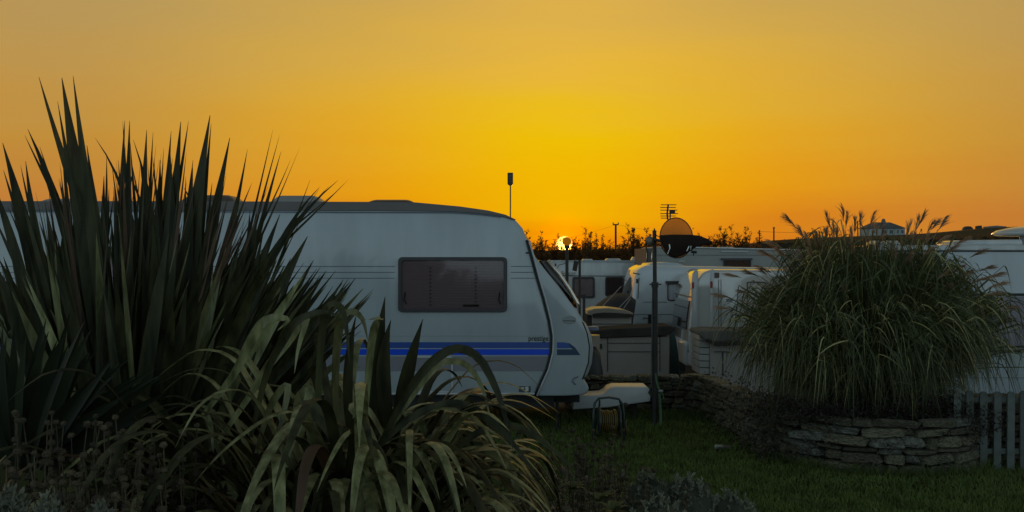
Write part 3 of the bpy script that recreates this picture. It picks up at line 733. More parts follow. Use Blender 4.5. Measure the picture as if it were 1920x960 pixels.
# satellite dish pole
Yq = 12.15
sd = thing('satellite_dish', 'round smoked satellite dish with dark fabric arm cover clamped on the black pole', 'satellite dish', P(1240,455,Yq))
sp = thing('dish_pole', 'tall black steel pole carrying the satellite dish, standing in front of the stone wall', 'pole', (PX(1228,Yq),Yq,0))
MB().tube([(PX(1228,Yq),Yq,0),P(1228,533,Yq)], .034, 10).build('lower_pole', polem, sp, smooth='angle')
MB().tube([P(1228,540,Yq),P(1227,432,Yq)], .024, 10).build('upper_pole', polem, sp, smooth='angle')
MB().tube([P(1218,533,Yq-.03),P(1240,533,Yq-.03)], .010, 6).build('clamp_bolt', steel, sp)
MB().tube([P(1223,592,Yq-.03),P(1233,592,Yq-.03)], .008, 6).build('clamp_bolt', steel, sp)
MB().tube([P(1228,539,Yq),P(1228,529,Yq)], .042, 10).build('collar', polem, sp)
MB().tube([P(1227,436,Yq),P(1227,428,Yq)], [.016,.006], 8).build('finial', polem, sp)
MB().tube([P(1223,560,Yq-.03),P(1222,650,Yq-.04),P(1221,700,Yq-.05),P(1221,725,Yq-.05),P(1216,737,Yq-.03)], .007, 6).build('cable', mat('cable_grey',(.10,.10,.09),.6), sp, smooth=True)
# dish: shallow bowl seen almost face on
dmb = MB(); nr, na = 6, 32; cd = P(1268,446,Yq-.12)
for i in range(nr+1):
    r_ = i/nr
    for k in range(na):
        a_ = 2*pi*k/na
        dmb.v.append((cd.x+r_*30.5*Yq/1920*cos(a_), cd.y+.05*(1-r_*r_)+.04*r_*sin(a_), cd.z+r_*37.5*Yq/1920*sin(a_)))
for i in range(nr):
    for k in range(na): dmb.f.append((i*na+k, i*na+(k+1)%na, (i+1)*na+(k+1)%na, (i+1)*na+k))
dmb.build('dish', mat('smoked_dish',(.60,.30,.07),.35,trans=.85), sd, smooth=True)
MB().tube([(cd.x+30.5*Yq/1920*cos(t*pi/16), cd.y+.04*sin(t*pi/16), cd.z+37.5*Yq/1920*sin(t*pi/16)) for t in range(33)], .0065, 6).build('rim', mat('dish_rim_dark',(.03,.02,.018),.4), sd, smooth=True)
cover = [(1238,441),(1262,439.5),(1297,440),(1312,442),(1328,448),(1338,455),(1334,459),(1318,460),(1306,463),(1296,470),(1282,478),(1268,483),(1258,481),(1249,472),(1242,458)]
MB().prism([XZ(a,b,Yq-.16) for a,b in cover], Yq-.17, Yq-.03).build('arm_cover', mat('cover_fabric_black',(.028,.018,.014),.8,spec=.15,var=.3,bump=.4,bscale=15), sd, bevel=.03, seg=3)
MB().tube([P(1225,449,Yq-.05),P(1240,452,Yq-.08),P(1262,456,Yq-.1)], .018, 8).build('bracket', polem, sd)
MB().tube([P(1252,476,Yq-.18),P(1256,466,Yq-.19),P(1255,458,Yq-.185)], .007, 6).build('bolt_rod', mat('bright_bolt',(.5,.5,.48),.25,metal=.8), sd)
MB().tube([P(1288,471,Yq-.18),P(1292,462,Yq-.19),P(1296,461,Yq-.185),P(1295,468,Yq-.18)], .009, 6).build('clip', MATS['bright_bolt'], sd)
MB().tube([P(1296,472,Yq-.14),P(1306,473,Yq-.14)], .018, 6).tube([P(1301,474,Yq-.14),P(1300,479,Yq-.14)], .008, 5).build('receiver_head', polem, sd)
MB().tube([P(1228,440,Yq-.03),P(1236,444,Yq-.06),P(1241,452,Yq-.08),P(1239,462,Yq-.08),P(1231,458,Yq-.05),P(1230,448,Yq-.04)], .006, 6).build('cable', blackrub, sd, smooth=True)
lb = MB(); lb.ball(P(1218,452,Yq-.03), .055, 10, 8, (.9,.9,1.1)); lb.build('knob_housing', mat('brass_grey',(.20,.17,.13),.35,metal=.3), sd, smooth=True)
MB().tube([P(1210,456,Yq-.03),P(1226,456,Yq-.03)], .022, 8).tube([P(1211,462,Yq-.03),P(1214,472,Yq-.03),P(1213,492,Yq-.03)], .008, 6).build('housing_arm', polem, sd)
# tv aerial on static caravan roof
Ya = 29.6
ta = thing('television_aerial', 'television aerial with six short rods rising above the smoked dish', 'aerial', P(1257,463,Ya))
MB().tube([P(1257,465,Ya),P(1256.5,405,Ya),P(1257,396,Ya)], .022, 6).build('mast', polem, ta)
MB().tube([P(1252,412,Ya-.05),P(1251,400,Ya-.05),P(1253,383,Ya-.05)], .028, 6).build('boom', polem, ta)
for q, a, b in ((384,1239,1268),(389,1238,1267),(394,1238,1270),(400.5,1238,1271),(405,1238.5,1267),(409,1239,1252)):
    MB().tube([P(a,q,Ya-.06),P(b,q,Ya-.06)], .012, 5).build('rod', polem, ta)
MB().pxbox(1256,394,1266,400,Ya-.04,.1).build('junction_box', polem, ta)

# strap hanging from the pole
st = thing('green_strap', 'pale green tie-down strap knotted on the pole and hanging to the lawn', 'strap', P(1237,770,Yq-.15))
gm = mat('strap_green',(.10,.20,.11),.7,var=.2,trans=.2)
def strip(pts, w, face=Vector((0,-1,0))):
    ps = [P(a,b,Yq-.12) for a,b in pts]; out = []
    for i in range(len(ps)-1):
        for k in range(4): out.append(ps[i].lerp(ps[i+1], k/4))
    out.append(ps[-1]); n = len(out)
    return out, [w]*n
for pts, w in (([(1229,700),(1231,716),(1236,729),(1240,737)], .022),([(1236,737),(1238,760),(1239,785),(1237,806),(1235,835)], .028),([(1240,735),(1244,742),(1245,748)], .015)):
    o_, w_ = strip(pts, w); MB().ribbon(o_, w_, Vector((.2,-1,0)), fold=.2, tw=.8).build('webbing', gm, st)
MB().ball(P(1239,733,Yq-.13), .022, 8, 6, (1.4,.8,.7)).build('knot', mat('strap_pale',(.35,.38,.36),.7), st)

# cable reel on the lawn
Yr = 11.1
cr = thing('cable_reel', 'freestanding cable reel wound with yellow cable under the drawbar', 'cable reel', (PX(1145,Yr),Yr,0))
fm = mat('reel_frame_green',(.03,.05,.045),.35)
MB().tube([P(1112,826,Yr-.12),P(1113,775,Yr-.1),P(1115,756,Yr-.06),P(1122,747,Yr-.04),P(1142,745,Yr-.04),P(1160,748,Yr-.04),P(1168,758,Yr-.04),P(1170,775,Yr-.05),P(1170,826,Yr-.12)], .013, 8).build('front_frame', fm, cr, smooth=True)
MB().tube([P(1112,822,Yr+.22),P(1124,760,Yr+.05),P(1124,748,Yr)], .012, 6).tube([P(1172,822,Yr+.22),P(1164,760,Yr+.05),P(1162,750,Yr)], .012, 6).build('rear_frame', fm, cr, smooth=True)
cdr = P(1140,790,Yr); 
for px_ in (1122, 1160):
    c_ = P(px_,790,Yr); MB().tube([c_, c_+Vector((.018,0,0))], .165, 20).build('flange', fm, cr, bevel=.004, seg=1)
ym = mat('cable_yellow',(.17,.105,.018),.4,var=.15)
mbw = MB()
for k in range(9):
    c_ = P(1125.5+k*3.7+RND.uniform(-.6,.6),790,Yr); rr_ = .105+.035*RND.random()
    mbw.tube([(c_.x+.006*sin(t), c_.y+rr_*cos(t*2*pi/18), c_.z+rr_*sin(t*2*pi/18)) for t in range(19)], .0085, 6, cap=False)
mbw.build('cable_winding', ym, cr, smooth=True)
MB().tube([P(1121,790,Yr),P(1164,790,Yr)], .1, 14).build('drum', chass, cr)
MB().tube([P(1162,790,Yr),P(1173,790,Yr),P(1174,800,Yr-.02),P(1174,815,Yr-.02)], .012, 6).build('crank_handle', ym, cr, smooth=True)
MB().ball(P(1173,759,Yr), .028, 10, 6).build('knob', polem, cr)

# ------------------------------------------------------------------ stone walls
stone_meshes = []
for i in range(14):
    bm = bmesh.new(); bmesh.ops.create_cube(bm, size=1)
    for v in bm.verts: v.co += Vector((RND.uniform(-.13,.13), RND.uniform(-.10,.10), RND.uniform(-.2,.2)))
    bmesh.ops.bevel(bm, geom=list(bm.edges), offset=.17, segments=1, affect='EDGES')
    for v in bm.verts: v.co += Vector((RND.uniform(-.05,.05), RND.uniform(-.06,.06), RND.uniform(-.08,.08)))
    me = bpy.data.meshes.new('stone'); bm.to_mesh(me); bm.free(); me.materials.append(stonem)
    me2 = me.copy(); me2.materials[0] = stonel
    stone_meshes.append((me, me2))
def lay(parent, path, h, courses, lmin, lmax, depth, gap=.012, lichen=.15, base=None, topdrop=0):
    """lay courses of stones along a polyline [(x,y)...] standing on the ground"""
    seg = []; L = 0
    for a, b in zip(path, path[1:]):
        d = math.dist(a, b); seg.append((L, d, a, b)); L += d
    hs = [RND.uniform(.45,1.55) for _ in range(courses)]; s_ = sum(hs); hs = [v/s_*h for v in hs]
    z = 0; n = 0
    for c in range(courses):
        s = -RND.uniform(0, lmax*.5)
        while s < L:
            l = RND.uniform(lmin, lmax)
            mid = min(max(s+l/2, 0), L-.001)
            l2 = min(s+l, L)-max(s, 0)
            if l2 > lmin*.45:
                m_ = (max(s,0)+min(s+l,L))/2
                for (s0, d, a, b) in seg:
                    if s0 <= m_ <= s0+d+1e-6:
                        t = (m_-s0)/d; x = a[0]+(b[0]-a[0])*t; y = a[1]+(b[1]-a[1])*t; an = math.atan2(b[1]-a[1], b[0]-a[0]); break
                me = stone_meshes[RND.randrange(len(stone_meshes))][1 if RND.random() < lichen else 0]
                o = bpy.data.objects.new('stone', me); COL.objects.link(o); o.parent = parent
                zb = gz(x, y) if base is None else base
                o.location = Vector((x+RND.uniform(-.012,.012), y+RND.uniform(-.02,.02), zb+z+hs[c]/2))-ORG[parent.name]
                o.rotation_euler = (RND.uniform(-.12,.12), RND.uniform(-.08,.08), an+RND.uniform(-.10,.10))
                o.scale = (max(.03,l2-gap), depth*RND.uniform(.85,1.1), hs[c]*RND.uniform(.72,1.04)-gap*.5)
                n += 1
            s += l
        z += hs[c]
    return n
sw = thing('stone_wall', 'rough dry-stone wall running behind the drawbar and turning along the lawn', 'wall', (2.0,12.6,0))
wp = [(PX(1060,13.2),13.2),(PX(1290,13.2),13.2),(2.45,12.9),(2.56,12.0),(2.62,11.0),(2.68,10.3),(2.72,10.0)]
n1 = lay(sw, wp[:2], .47, 7, .09, .28, .2)
n2 = lay(sw, wp[1:], .50, 7, .10, .28, .2)
mb = MB(); 
for a, b in zip(wp, wp[1:]):
    d = Vector((b[0]-a[0], b[1]-a[1], 0)).normalized(); nrm = Vector((d.y,-d.x,0))*-1
    off = Vector((-d.y, d.x, 0))*.12
    A = Vector((a[0],a[1],-.02)); B = Vector((b[0],b[1],-.02)); T = Vector((0,0,.42))
    q1, q2 = A+off*.1, B+off*.1; q3, q4 = B+off*2.2, A+off*2.2
    mb.add([q1,q2,q3,q4,q1+T,q2+T,q3+T,q4+T], [(0,3,2,1),(4,5,6,7),(0,1,5,4),(1,2,6,5),(2,3,7,6),(3,0,4,7)])
mb.build('earth_core', earth, sw)
# round planter wall
pl = thing('stone_planter', 'low curved dry-stone planter wall with lichen, under the ornamental grass', 'planter', (PX(1650,10.2),10.2,0))
cxp, cyp, rxp, ryp = PX(1648,10.2), 10.35, .98, .95
arc = [(cxp+rxp*cos(radians(a)), cyp+ryp*sin(radians(a))) for a in range(165, 376, 9)]
n3 = lay(pl, arc, .50, 6, .10, .40, .17, lichen=.25)
mb = MB(); nn = 32; ring0 = [(cxp+(rxp-.05)*cos(2*pi*k/nn), cyp+(ryp-.05)*sin(2*pi*k/nn)) for k in range(nn)]
mb.add([(x,y,-.05) for x,y in ring0]+[(x,y,.42) for x,y in ring0]+[(cxp,cyp,.5)], [(k,(k+1)%nn,(k+1)%nn+nn,k+nn) for k in range(nn)]+[(k+nn,(k+1)%nn+nn,2*nn) for k in range(nn)])
mb.build('soil_core', earth, pl)
# low wall behind fence
bw = thing('low_garden_wall', 'low stone wall seen through the gaps of the picket fence', 'wall', (5.2,10.1,0))
lay(bw, [(PX(1800,10.05),10.05),(PX(2150,10.05),10.05)], .64, 8, .14, .30, .16)
MB().box(PX(1800,10.05), PX(2150,10.05), 10.1, 10.3, -.02, .6).build('core', earth, bw)
MB().box(PX(2150,10.05)+.002, PX(2151,10.05), 10.1, 10.3, -.02, .6).build('core_end', earth, bw)
ls = MB(); ls.box(-.09,.09,-.05,.05,0,.04)
lo = ls.build('loose_stone', stonel, None, bevel=.012, seg=1); lo.location = (PX(1345,10.9), 10.6, .0); lo.rotation_euler = (.1,.08,.5)
tag(lo, 'single pale flat stone lying on the lawn left of the planter', 'stone')
# rope on the wall
rp = thing('frayed_rope', 'thin orange-brown rope trailing down the stone wall right of the pole', 'rope', (PX(1290,13.0),13.0,0))
MB().tube([P(1286,700,12.98),P(1276,716,12.97),P(1268,738,12.97),P(1265,755,12.96),P(1256,775,12.95),P(1252,800,12.3)], .006, 5).build('strand', mat('rope_brown',(.15,.10,.055),.8), rp, smooth=True)

# ------------------------------------------------------------------ picket fence
pf = thing('picket_fence', 'low grey-green picket fence with rounded tops at the right edge', 'fence', (PX(1860,9.6),9.6,0))
Yf = 9.6; pw = 14*Yf/1920; ph = PZ(731,Yf)
pts = [(-pw/2,0),(pw/2,0),(pw/2,ph-pw*.45)]+[(pw/2*cos(radians(a)), ph-pw*.45+pw*.45*sin(radians(a))) for a in range(15,180,15)]+[(-pw/2,ph-pw*.45)]
mb = MB().prism(pts, -.011, .011)
first = mb.build('picket', fencem, None, bevel=.002, seg=1); pme = first.data; bpy.data.objects.remove(first)
k = 0; px_ = 1794
while px_ < 2150:
    o = bpy.data.objects.new('picket', pme); COL.objects.link(o); o.parent = pf
    o.location = Vector((PX(px_,Yf), Yf+RND.uniform(-.003,.003), -.01+RND.uniform(-.012,.006)))-ORG[pf.name]; o.rotation_euler = (0, RND.uniform(-.012,.012), 0)
    px_ += 25; k += 1
for q in (745, 842):
    MB().box(PX(1785,Yf), PX(2150,Yf), Yf+.016, Yf+.05, PZ(q+10,Yf), PZ(q,Yf)).build('rail', fencem, pf, bevel=.003, seg=1)
for a in (1806, 2140):
    MB().box(PX(a,Yf)-.035, PX(a,Yf)+.035, Yf+.053, Yf+.12, 0, ph-.05).build('post', fencem, pf, bevel=.004, seg=1)
print('stones', n1, n2, n3)

# ------------------------------------------------------------------ far things
# house on the hill
Yh = 330
hs = thing('hill_house', 'white bungalow with a hipped slate roof and ridge cupola on the far hill', 'house', (PX(1663,Yh),Yh+5,PZ(442,Yh)))
def hx(px, py, d=0): return P(px, py, Yh)+Vector((0,d,0))
MB().box(PX(1629.5,Yh), PX(1697,Yh), Yh, Yh+9, PZ(446,Yh), PZ(428.5,Yh)).build('wall', mat('render_white',(.42,.46,.45),.8,var=.1,vscale=.5), hs)
zr, ze = PZ(416,Yh), PZ(428,Yh)
xa, xb = PX(1625.5,Yh), PX(1699,Yh); ra, rb_ = PX(1644,Yh), PX(1679,Yh)
MB().add([(xa,Yh-.5,ze),(xb,Yh-.5,ze),(xb,Yh+9.5,ze),(xa,Yh+9.5,ze),(ra,Yh+4.5,zr),(rb_,Yh+4.5,zr)], [(0,1,5,4),(1,2,5),(2,3,4,5),(3,0,4),(0,3,2,1)]).build('roof', mat('slate_roof',(.085,.085,.085),.7,var=.15,vscale=.6), hs)
gx = [PX(1652,Yh), PX(1664.5,Yh), PX(1678,Yh)]
MB().add([(gx[0],Yh-.7,ze),(gx[2],Yh-.7,ze),(gx[1],Yh-.7,PZ(417.5,Yh)),(gx[1],Yh+4,PZ(417.5,Yh)),(gx[0],Yh+4,ze),(gx[2],Yh+4,ze)], [(0,1,2),(0,2,3,4),(1,5,3,2)]).build('gable', mat('slate_gable',(.12,.125,.12),.7), hs)
MB().tube([hx(1665,418,4),hx(1665,413,4)], .75, 8).ball(hx(1665,412.5,4), .62, 10, 6).build('cupola', mat('cupola_grey',(.16,.14,.13),.6), hs, smooth='angle')
for a, b in ((1636,1640),(1655,1662),(1668,1674),(1682,1685),(1690,1694)):
    w_ = MB().box(PX(a,Yh), PX(b,Yh), Yh-.06, Yh+.05, PZ(437.5,Yh), PZ(431.5,Yh)).build('window', mat('far_window_dark',(.08,.09,.09),.3), hs)
def farbox(name, label, cat, pts, Y, m, d=3):
    zb = min(PZ(b,Y) for a,b in pts); xm = sum(PX(a,Y) for a,b in pts)/len(pts)
    t = thing(name, label, cat, (xm,Y,zb)); MB().prism([XZ(a,b,Y) for a,b in pts], Y, Y+d).build('body', m, t, bevel=.15, seg=1); return t
dk = mat('far_dark_render',(.07,.06,.05),.9,var=.2)
farbox('hay_stack', 'low rounded dark stack on the skyline of the far hill', 'stack', [(1810,434),(1811,427),(1815,424),(1821,424.5),(1825,428),(1825,434)], 345, dk)
t_ = farbox('stone_hut', 'small square dark hut on the skyline right of the rounded stack', 'hut', [(1835.5,434),(1835.5,423.5),(1841.5,422.5),(1842,434)], 346, dk)
MB().pxbox(1838,428,1840,433,345.9,.2).build('door', chass, t_)
t_ = farbox('field_barn', 'long low pale-roofed barn along the crest of the far hill', 'barn', [(1852,430),(1852,426),(1868,424.5),(1884,425),(1884,430)], 348, mat('barn_grey',(.13,.13,.12),.8))
MB().prism([XZ(a,b,348) for a,b in [(1850,427),(1853,424.5),(1868,423),(1886,424.5),(1887,426.5)]], 347.6, 351.5).build('roof', mat('barn_roof',(.2,.2,.19),.6), t_)
# utility poles with wires
def upole(label, px, qt, Y, arm):
    x = PX(px,Y); t = thing('utility_pole', label, 'utility pole', (x,Y,gz(x,Y)))
    MB().tube([(x,Y,gz(x,Y)),P(px,qt,Y)], [.13,.10], 6).build('shaft', twigm, t)
    MB().box(x-arm, x+arm, Y-.06, Y+.06, PZ(qt+1.2,Y)-.06, PZ(qt+1.2,Y)+.06).build('crossarm', twigm, t)
    for s_ in (-.9,.9): MB().box(x+s_*arm-.05, x+s_*arm+.05, Y-.05, Y+.05, PZ(qt+1.2,Y)+.06, PZ(qt+1.2,Y)+.22).build('insulator', steel, t)
    return t
upole('wooden utility pole with a crossarm above the hedge between the sun and the dish', 1154.5, 420, 100, .28)
upole('bare wooden utility pole left of the tall grass plumes', 1451, 427, 150, .12)
upole('faint short utility pole just left of the bare wooden one', 1424, 432, 220, .12)
wr = thing('overhead_wire', 'faint overhead wire sagging between the distant utility poles', 'wire', P(1300,430,120))
MB().tube([P(980,452,101).lerp(P(1154.5,421,100), k/8)+Vector((0,0,-.9*4*(k/8)*(1-k/8)*.5)) for k in range(9)], .007, 4).build('span', polem, wr)
MB().tube([P(1154.5,421,100).lerp(P(1424,434,220), k/10)+Vector((0,0,-2.2*4*(k/10)*(1-k/10)*.5)) for k in range(11)], .009, 4).build('span', polem, wr)
MB().tube([P(1424,434,220).lerp(P(1630,426,320), k/10)+Vector((0,0,-2*4*(k/10)*(1-k/10)*.4)) for k in range(11)], .03, 4).build('span', polem, wr)

# ------------------------------------------------------------------ hedge and shrubs
def leaf_cloud(mb, c, r3, n, ln, w, rnd, up=.2, shell=.55):
    c = Vector(c)
    for _ in range(n):
        while True:
            p = Vector((rnd.uniform(-1,1), rnd.uniform(-1,1), rnd.uniform(-1,1)))
            if shell*rnd.random() < p.length <= 1: break
        q = c+Vector((p.x*r3[0], p.y*r3[1], p.z*r3[2]))
        d = Vector((rnd.gauss(0,1), rnd.gauss(0,1), rnd.gauss(up,1))).normalized()
        u = d.cross(Vector((rnd.gauss(0,1), rnd.gauss(0,1), rnd.gauss(0,1)))).normalized()
        mb.card(q, d, u, ln*rnd.uniform(.6,1.3), w*rnd.uniform(.7,1.2))
rh = random.Random(5)
mb = MB(); core = MB()
HTOP = [(-400,452),(900,452),(985,452),(1000,460),(1040,468),(1075,468),(1095,462),(1130,460),(1170,460),(1210,452),(1240,450),(1300,456),(1340,452),(1400,455),(1430,462),(1470,466),(1560,468)]
px_ = -420
while px_ < 1560:
    Yx = 60+rh.uniform(-1.5,1.5); w_ = rh.uniform(22,34); top = lerp_tab(HTOP, px_)+rh.uniform(-9,5)
    zt = PZ(top,Yx); zb = gz(0,60)-.2; x = PX(px_,Yx); hz = (zt-zb)/2; rx = w_*Yx/1920*.8
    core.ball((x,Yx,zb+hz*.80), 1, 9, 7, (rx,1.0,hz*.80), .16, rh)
    vis = 940 < px_ < 1500
    leaf_cloud(mb, (x,Yx-.1,zb+hz), (rx*1.15,1.2,hz*1.03), 1500 if vis else 160, .19 if vis else .3, .075 if vis else .16, rh, shell=.6)
    px_ += w_*.62
hd_ = thing('hedge', 'long dark unclipped hedge along the back of the caravan row', 'hedge', (0,60,gz(0,60)))
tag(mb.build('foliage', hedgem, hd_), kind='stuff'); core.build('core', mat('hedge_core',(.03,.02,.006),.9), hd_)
def feather(px, qt, Y, wpx, label, n=11):
    n = int(n*1.7)
    x = PX(px,Y); z0 = gz(x,Y)
    t = thing('tamarisk_shrub', label, 'shrub', (x,Y,z0))
    zt = PZ(qt,Y); st_ = MB(); fo = MB(); rad = wpx*Y/1920*.85
    for k in range(n):
        a = rh.uniform(0,2*pi); sp_ = rh.random()**.7
        tip = Vector((x+cos(a)*rad*1.25*sp_, Y+sin(a)*rad*.6*sp_, z0+(zt-z0)*(1-.34*sp_-.12*rh.random()**2 if k else 1)))
        b0 = Vector((x+rh.uniform(-.15,.15), Y+rh.uniform(-.1,.1), z0)); mid = b0.lerp(tip,.5)+Vector(((tip.x-b0.x)*.25,0,-.1))
        pa_ = bez(b0, mid, tip, 9); st_.tube(pa_, [.035*(1-.85*i/8) for i in range(9)], 4, cap=False)
        for i in range(3, 9):
            for _ in range(5 if i < 6 else 9):
                p = pa_[i-1].lerp(pa_[i], rh.random()); ang_ = rh.uniform(0,2*pi)
                d = (Vector((cos(ang_), sin(ang_)*.6, rh.uniform(.4,1.3)))).normalized(); L = rh.uniform(.12,.36)*(1.25-i*.08)
                q = p+d*L; st_.tube([p,q], [.007,.004], 3, cap=False)
                for _ in range(7):
                    c_ = p.lerp(q, rh.uniform(.2,1.15)); dd = Vector((rh.gauss(0,1),rh.gauss(0,1),rh.gauss(.6,1))).normalized()
                    fo.card(c_, dd, dd.cross(Vector((rh.random(),rh.random(),rh.random()+.1))).normalized(), .10, .036)
    leaf_cloud(fo, (x,Y,z0+(zt-z0)*.40), (rad*1.3,.6,(zt-z0)*.40), 520, .14, .05, rh, up=.8, shell=.3)
    st_.build('stem', twigm, t); fo.build('foliage', hedgem, t)
nm = ['far left of the sun beside the caravan nose','just left of the sun','directly in front of the sun, left half','directly in front of the sun, right half','a step right of the sun','broad one right of the sun','left of the utility pole','right of the utility pole','tallest, halfway between utility pole and dish','second left of the dish','nearest left of the dish','hidden low beside the dish pole','first right of the dish','second right of the dish','third right of the dish, rounded top','fourth right of the dish','last on the right end of the row','leaning one before the right end','thin twig left of the lamp globe, across the sun','thin twig right of the lamp globe, across the sun']
FE = [(988,431,30),(1012,436,32),(1043,441,18),(1080,449,18),(1096,441,30),(1110,430,40),(1142,444,26),(1168,446,24),(1186,423,32),(1202,431,34),(1216,438,26),(1236,444,20),(1310,431,30),(1333,428,28),(1360,425,38),(1384,436,26),(1420,436,22),(1402,428,32),(1056,449,12),(1071,451,10)]
for (a,b,c), l_ in zip(FE, nm): feather(a, b, 57.5+rh.uniform(-.6,.6), c, ('feathery dark shrub rising above the hedge, ' if not l_.startswith('thin') else 'shrub ')+l_, n=int(8+c*.14))
# far hedgerow in front of the hill
mb = MB(); core = MB(); px_ = 1440
while px_ < 2300:
    Yx = 150; w_ = 34; top = lerp_tab([(1440,452),(1500,452),(1620,444),(1700,443),(1800,441),(1900,440),(2300,436)], px_)+rh.uniform(-2,2)
    zt = PZ(top,Yx); x = PX(px_,Yx); zb = gz(x,Yx)-.5; hz = (zt-zb)/2; rx = w_*Yx/1920*.9
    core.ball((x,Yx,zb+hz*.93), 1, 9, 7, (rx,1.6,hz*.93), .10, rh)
    leaf_cloud(mb, (x,Yx,zb+hz), (rx*1.1,1.8,hz*1.02), 420, .4, .22, rh, shell=.85); px_ += w_*.6
h2 = thing('field_hedgerow', 'distant dark hedgerow across the foot of the hill under the white bungalow', 'hedge', (PX(1800,150),150,gz(60,150)))
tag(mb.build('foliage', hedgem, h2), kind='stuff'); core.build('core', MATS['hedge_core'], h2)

# ------------------------------------------------------------------ New Zealand flax clumps
rp_ = random.Random(21)
WT = [.45,.6,.75,.88,.97,1.0,.97,.88,.72,.50,.26,.03]
def flax_leaf(parent, a, b, c, w, m, face=None, fork=0, fold=.28, n=12, tw=None, lim=None):
    path = bez(a, b, c, n) if not isinstance(b, list) else b
    n = len(path)
    ws = [w*lerp_tab([(i/11, v) for i, v in enumerate(WT)], k/(n-1)) for k in range(n)]
    face = face or Vector((rp_.uniform(-.7,.7), -1, rp_.uniform(-.2,.2))).normalized()
    mb = MB().ribbon(path, ws, face, fold, tw if tw is not None else rp_.uniform(-.5,.5))
    if fork:
        for s_ in range(fork):
            k0 = rp_.randint(int(n*.55), int(n*.72)); p0 = path[k0]; L = (path[-1]-p0)
            side = Vector((rp_.choice([-1,1])*rp_.uniform(.06,.16), rp_.uniform(-.06,.06), 0))*L.length
            tip = p0+L*rp_.uniform(.6,1.02)+side
            pp = bez(p0, p0.lerp(tip,.5)+side*.1, tip, 6)
            mb.ribbon(pp, [ws[k0]*v for v in (.5,.42,.34,.24,.14,.02)], face, fold)
    return mb.build('leaf', m, parent, smooth=True)
YF = 6.2
fl = thing('tall_flax', 'tall stiff dark New Zealand flax clump with sword leaves against the sky, on the left', 'flax plant', (PX(240,YF),YF,gz(PX(240,YF),YF)))
KEY = [  # base px,py ; control ; tip ; width px ; depth offset ; forks
 ((215,820),(178,520),(116,146),42,-.3,1),((225,820),(185,520),(137,142),24,-.32,0),((205,820),(165,520),(108,190),18,-.28,0),
 ((200,800),(150,450),(52,242),22,.1,2),((120,800),(80,520),(5,268),34,.2,1),((90,780),(60,520),(-20,330),26,.0,1),((150,820),(80,560),(48,302),24,-.1,1),
 ((190,820),(140,560),(116,268),16,.2,1),((210,820),(150,560),(131,290),15,.3,1),((230,800),(200,560),(163,272),26,.0,2),((150,800),(100,600),(20,380),38,.25,0),
 ((270,820),(300,420),(178,258),12,.1,0),((250,820),(238,520),(243,226),26,-.1,1),((245,820),(216,540),(234,226),20,.15,0),((270,820),(262,560),(275,244),28,.1,2),
 ((280,820),(330,480),(250,262),18,-.1,1),((285,820),(268,560),(287,248),14,.2,0),((300,820),(300,560),(321,246),30,.05,2),((290,820),(316,560),(339,228),36,-.15,2),
 ((320,820),(345,560),(394,216),48,-.35,1),((330,820),(368,560),(396,232),18,-.3,0),((335,820),(372,560),(431,258),32,-.1,1),((350,820),(420,520),(464,280),14,.2,0),
 ((300,820),(420,460),(345,352),20,-.2,0),((380,800),(440,560),(512,242),7,.0,0),((390,800),(440,560),(524,254),8,.1,1),((400,800),(455,540),(527,284),14,-.1,2),
 ((380,800),(470,540),(481,396),30,-.2,1),((390,800),(450,600),(525,402),34,-.25,2),((400,800),(470,470),(634,338),14,.1,3),((410,800),(480,470),(600,350),12,.0,2),
 ((410,810),(470,640),(577,443),38,-.35,0),((420,820),(500,640),(588,488),28,-.3,2),((420,820),(530,620),(612,508),24,-.2,2),((430,830),(530,640),(645,543),20,-.1,1),
 ((400,800),(500,560),(582,336),8,.1,1),((350,800),(420,600),(470,430),34,-.3,1),((260,820),(300,500),(262,300),22,.2,1),((310,820),(300,560),(300,300),26,.25,2),
 ((240,820),(190,600),(195,330),30,.2,2),((180,820),(120,600),(85,380),34,.15,1),((340,820),(360,600),(412,330),20,.3,1),((60,800),(20,620),(-60,430),34,-.1,0),
 ((330,820),(330,600),(362,300),24,.2,2),((265,820),(240,560),(222,300),20,.3,1),((290,820),(286,600),(307,278),12,.3,1),((160,820),(110,560),(120,420),26,.3,1),
]
for (a,b,c,w,dy,fk) in KEY:
    Yk = YF+dy
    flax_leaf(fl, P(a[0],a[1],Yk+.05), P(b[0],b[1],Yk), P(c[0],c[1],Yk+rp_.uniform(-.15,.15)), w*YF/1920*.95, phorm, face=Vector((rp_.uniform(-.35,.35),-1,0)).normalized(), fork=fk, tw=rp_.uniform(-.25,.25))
for k in range(240):
    t = rp_.random(); bx = 110+320*t+rp_.uniform(-30,30)
    ang_ = (t-.42)*1.25+rp_.gauss(0,.13); L = rp_.uniform(300,480)*(1-.25*abs(t-.42))
    Yk = YF+rp_.uniform(-.55,.5); by = 900
    tipx = bx+sin(ang_)*L; tipy = by-cos(ang_)*L-40
    if tipy < 360: tipy = 360+rp_.uniform(0,110)
    c_ = P((bx+tipx)/2-sin(ang_)*25, (by+tipy)/2-20, Yk-rp_.uniform(0,.15))
    flax_leaf(fl, P(bx,by,Yk), c_, P(tipx,tipy,Yk-rp_.uniform(-.1,.3)), rp_.uniform(14,30)*YF/1920, phorm if k % 5 else phorm2, fork=rp_.choice([0,1,2]), face=Vector((rp_.uniform(-.8,.8),-1,rp_.uniform(-.3,.2))).normalized())
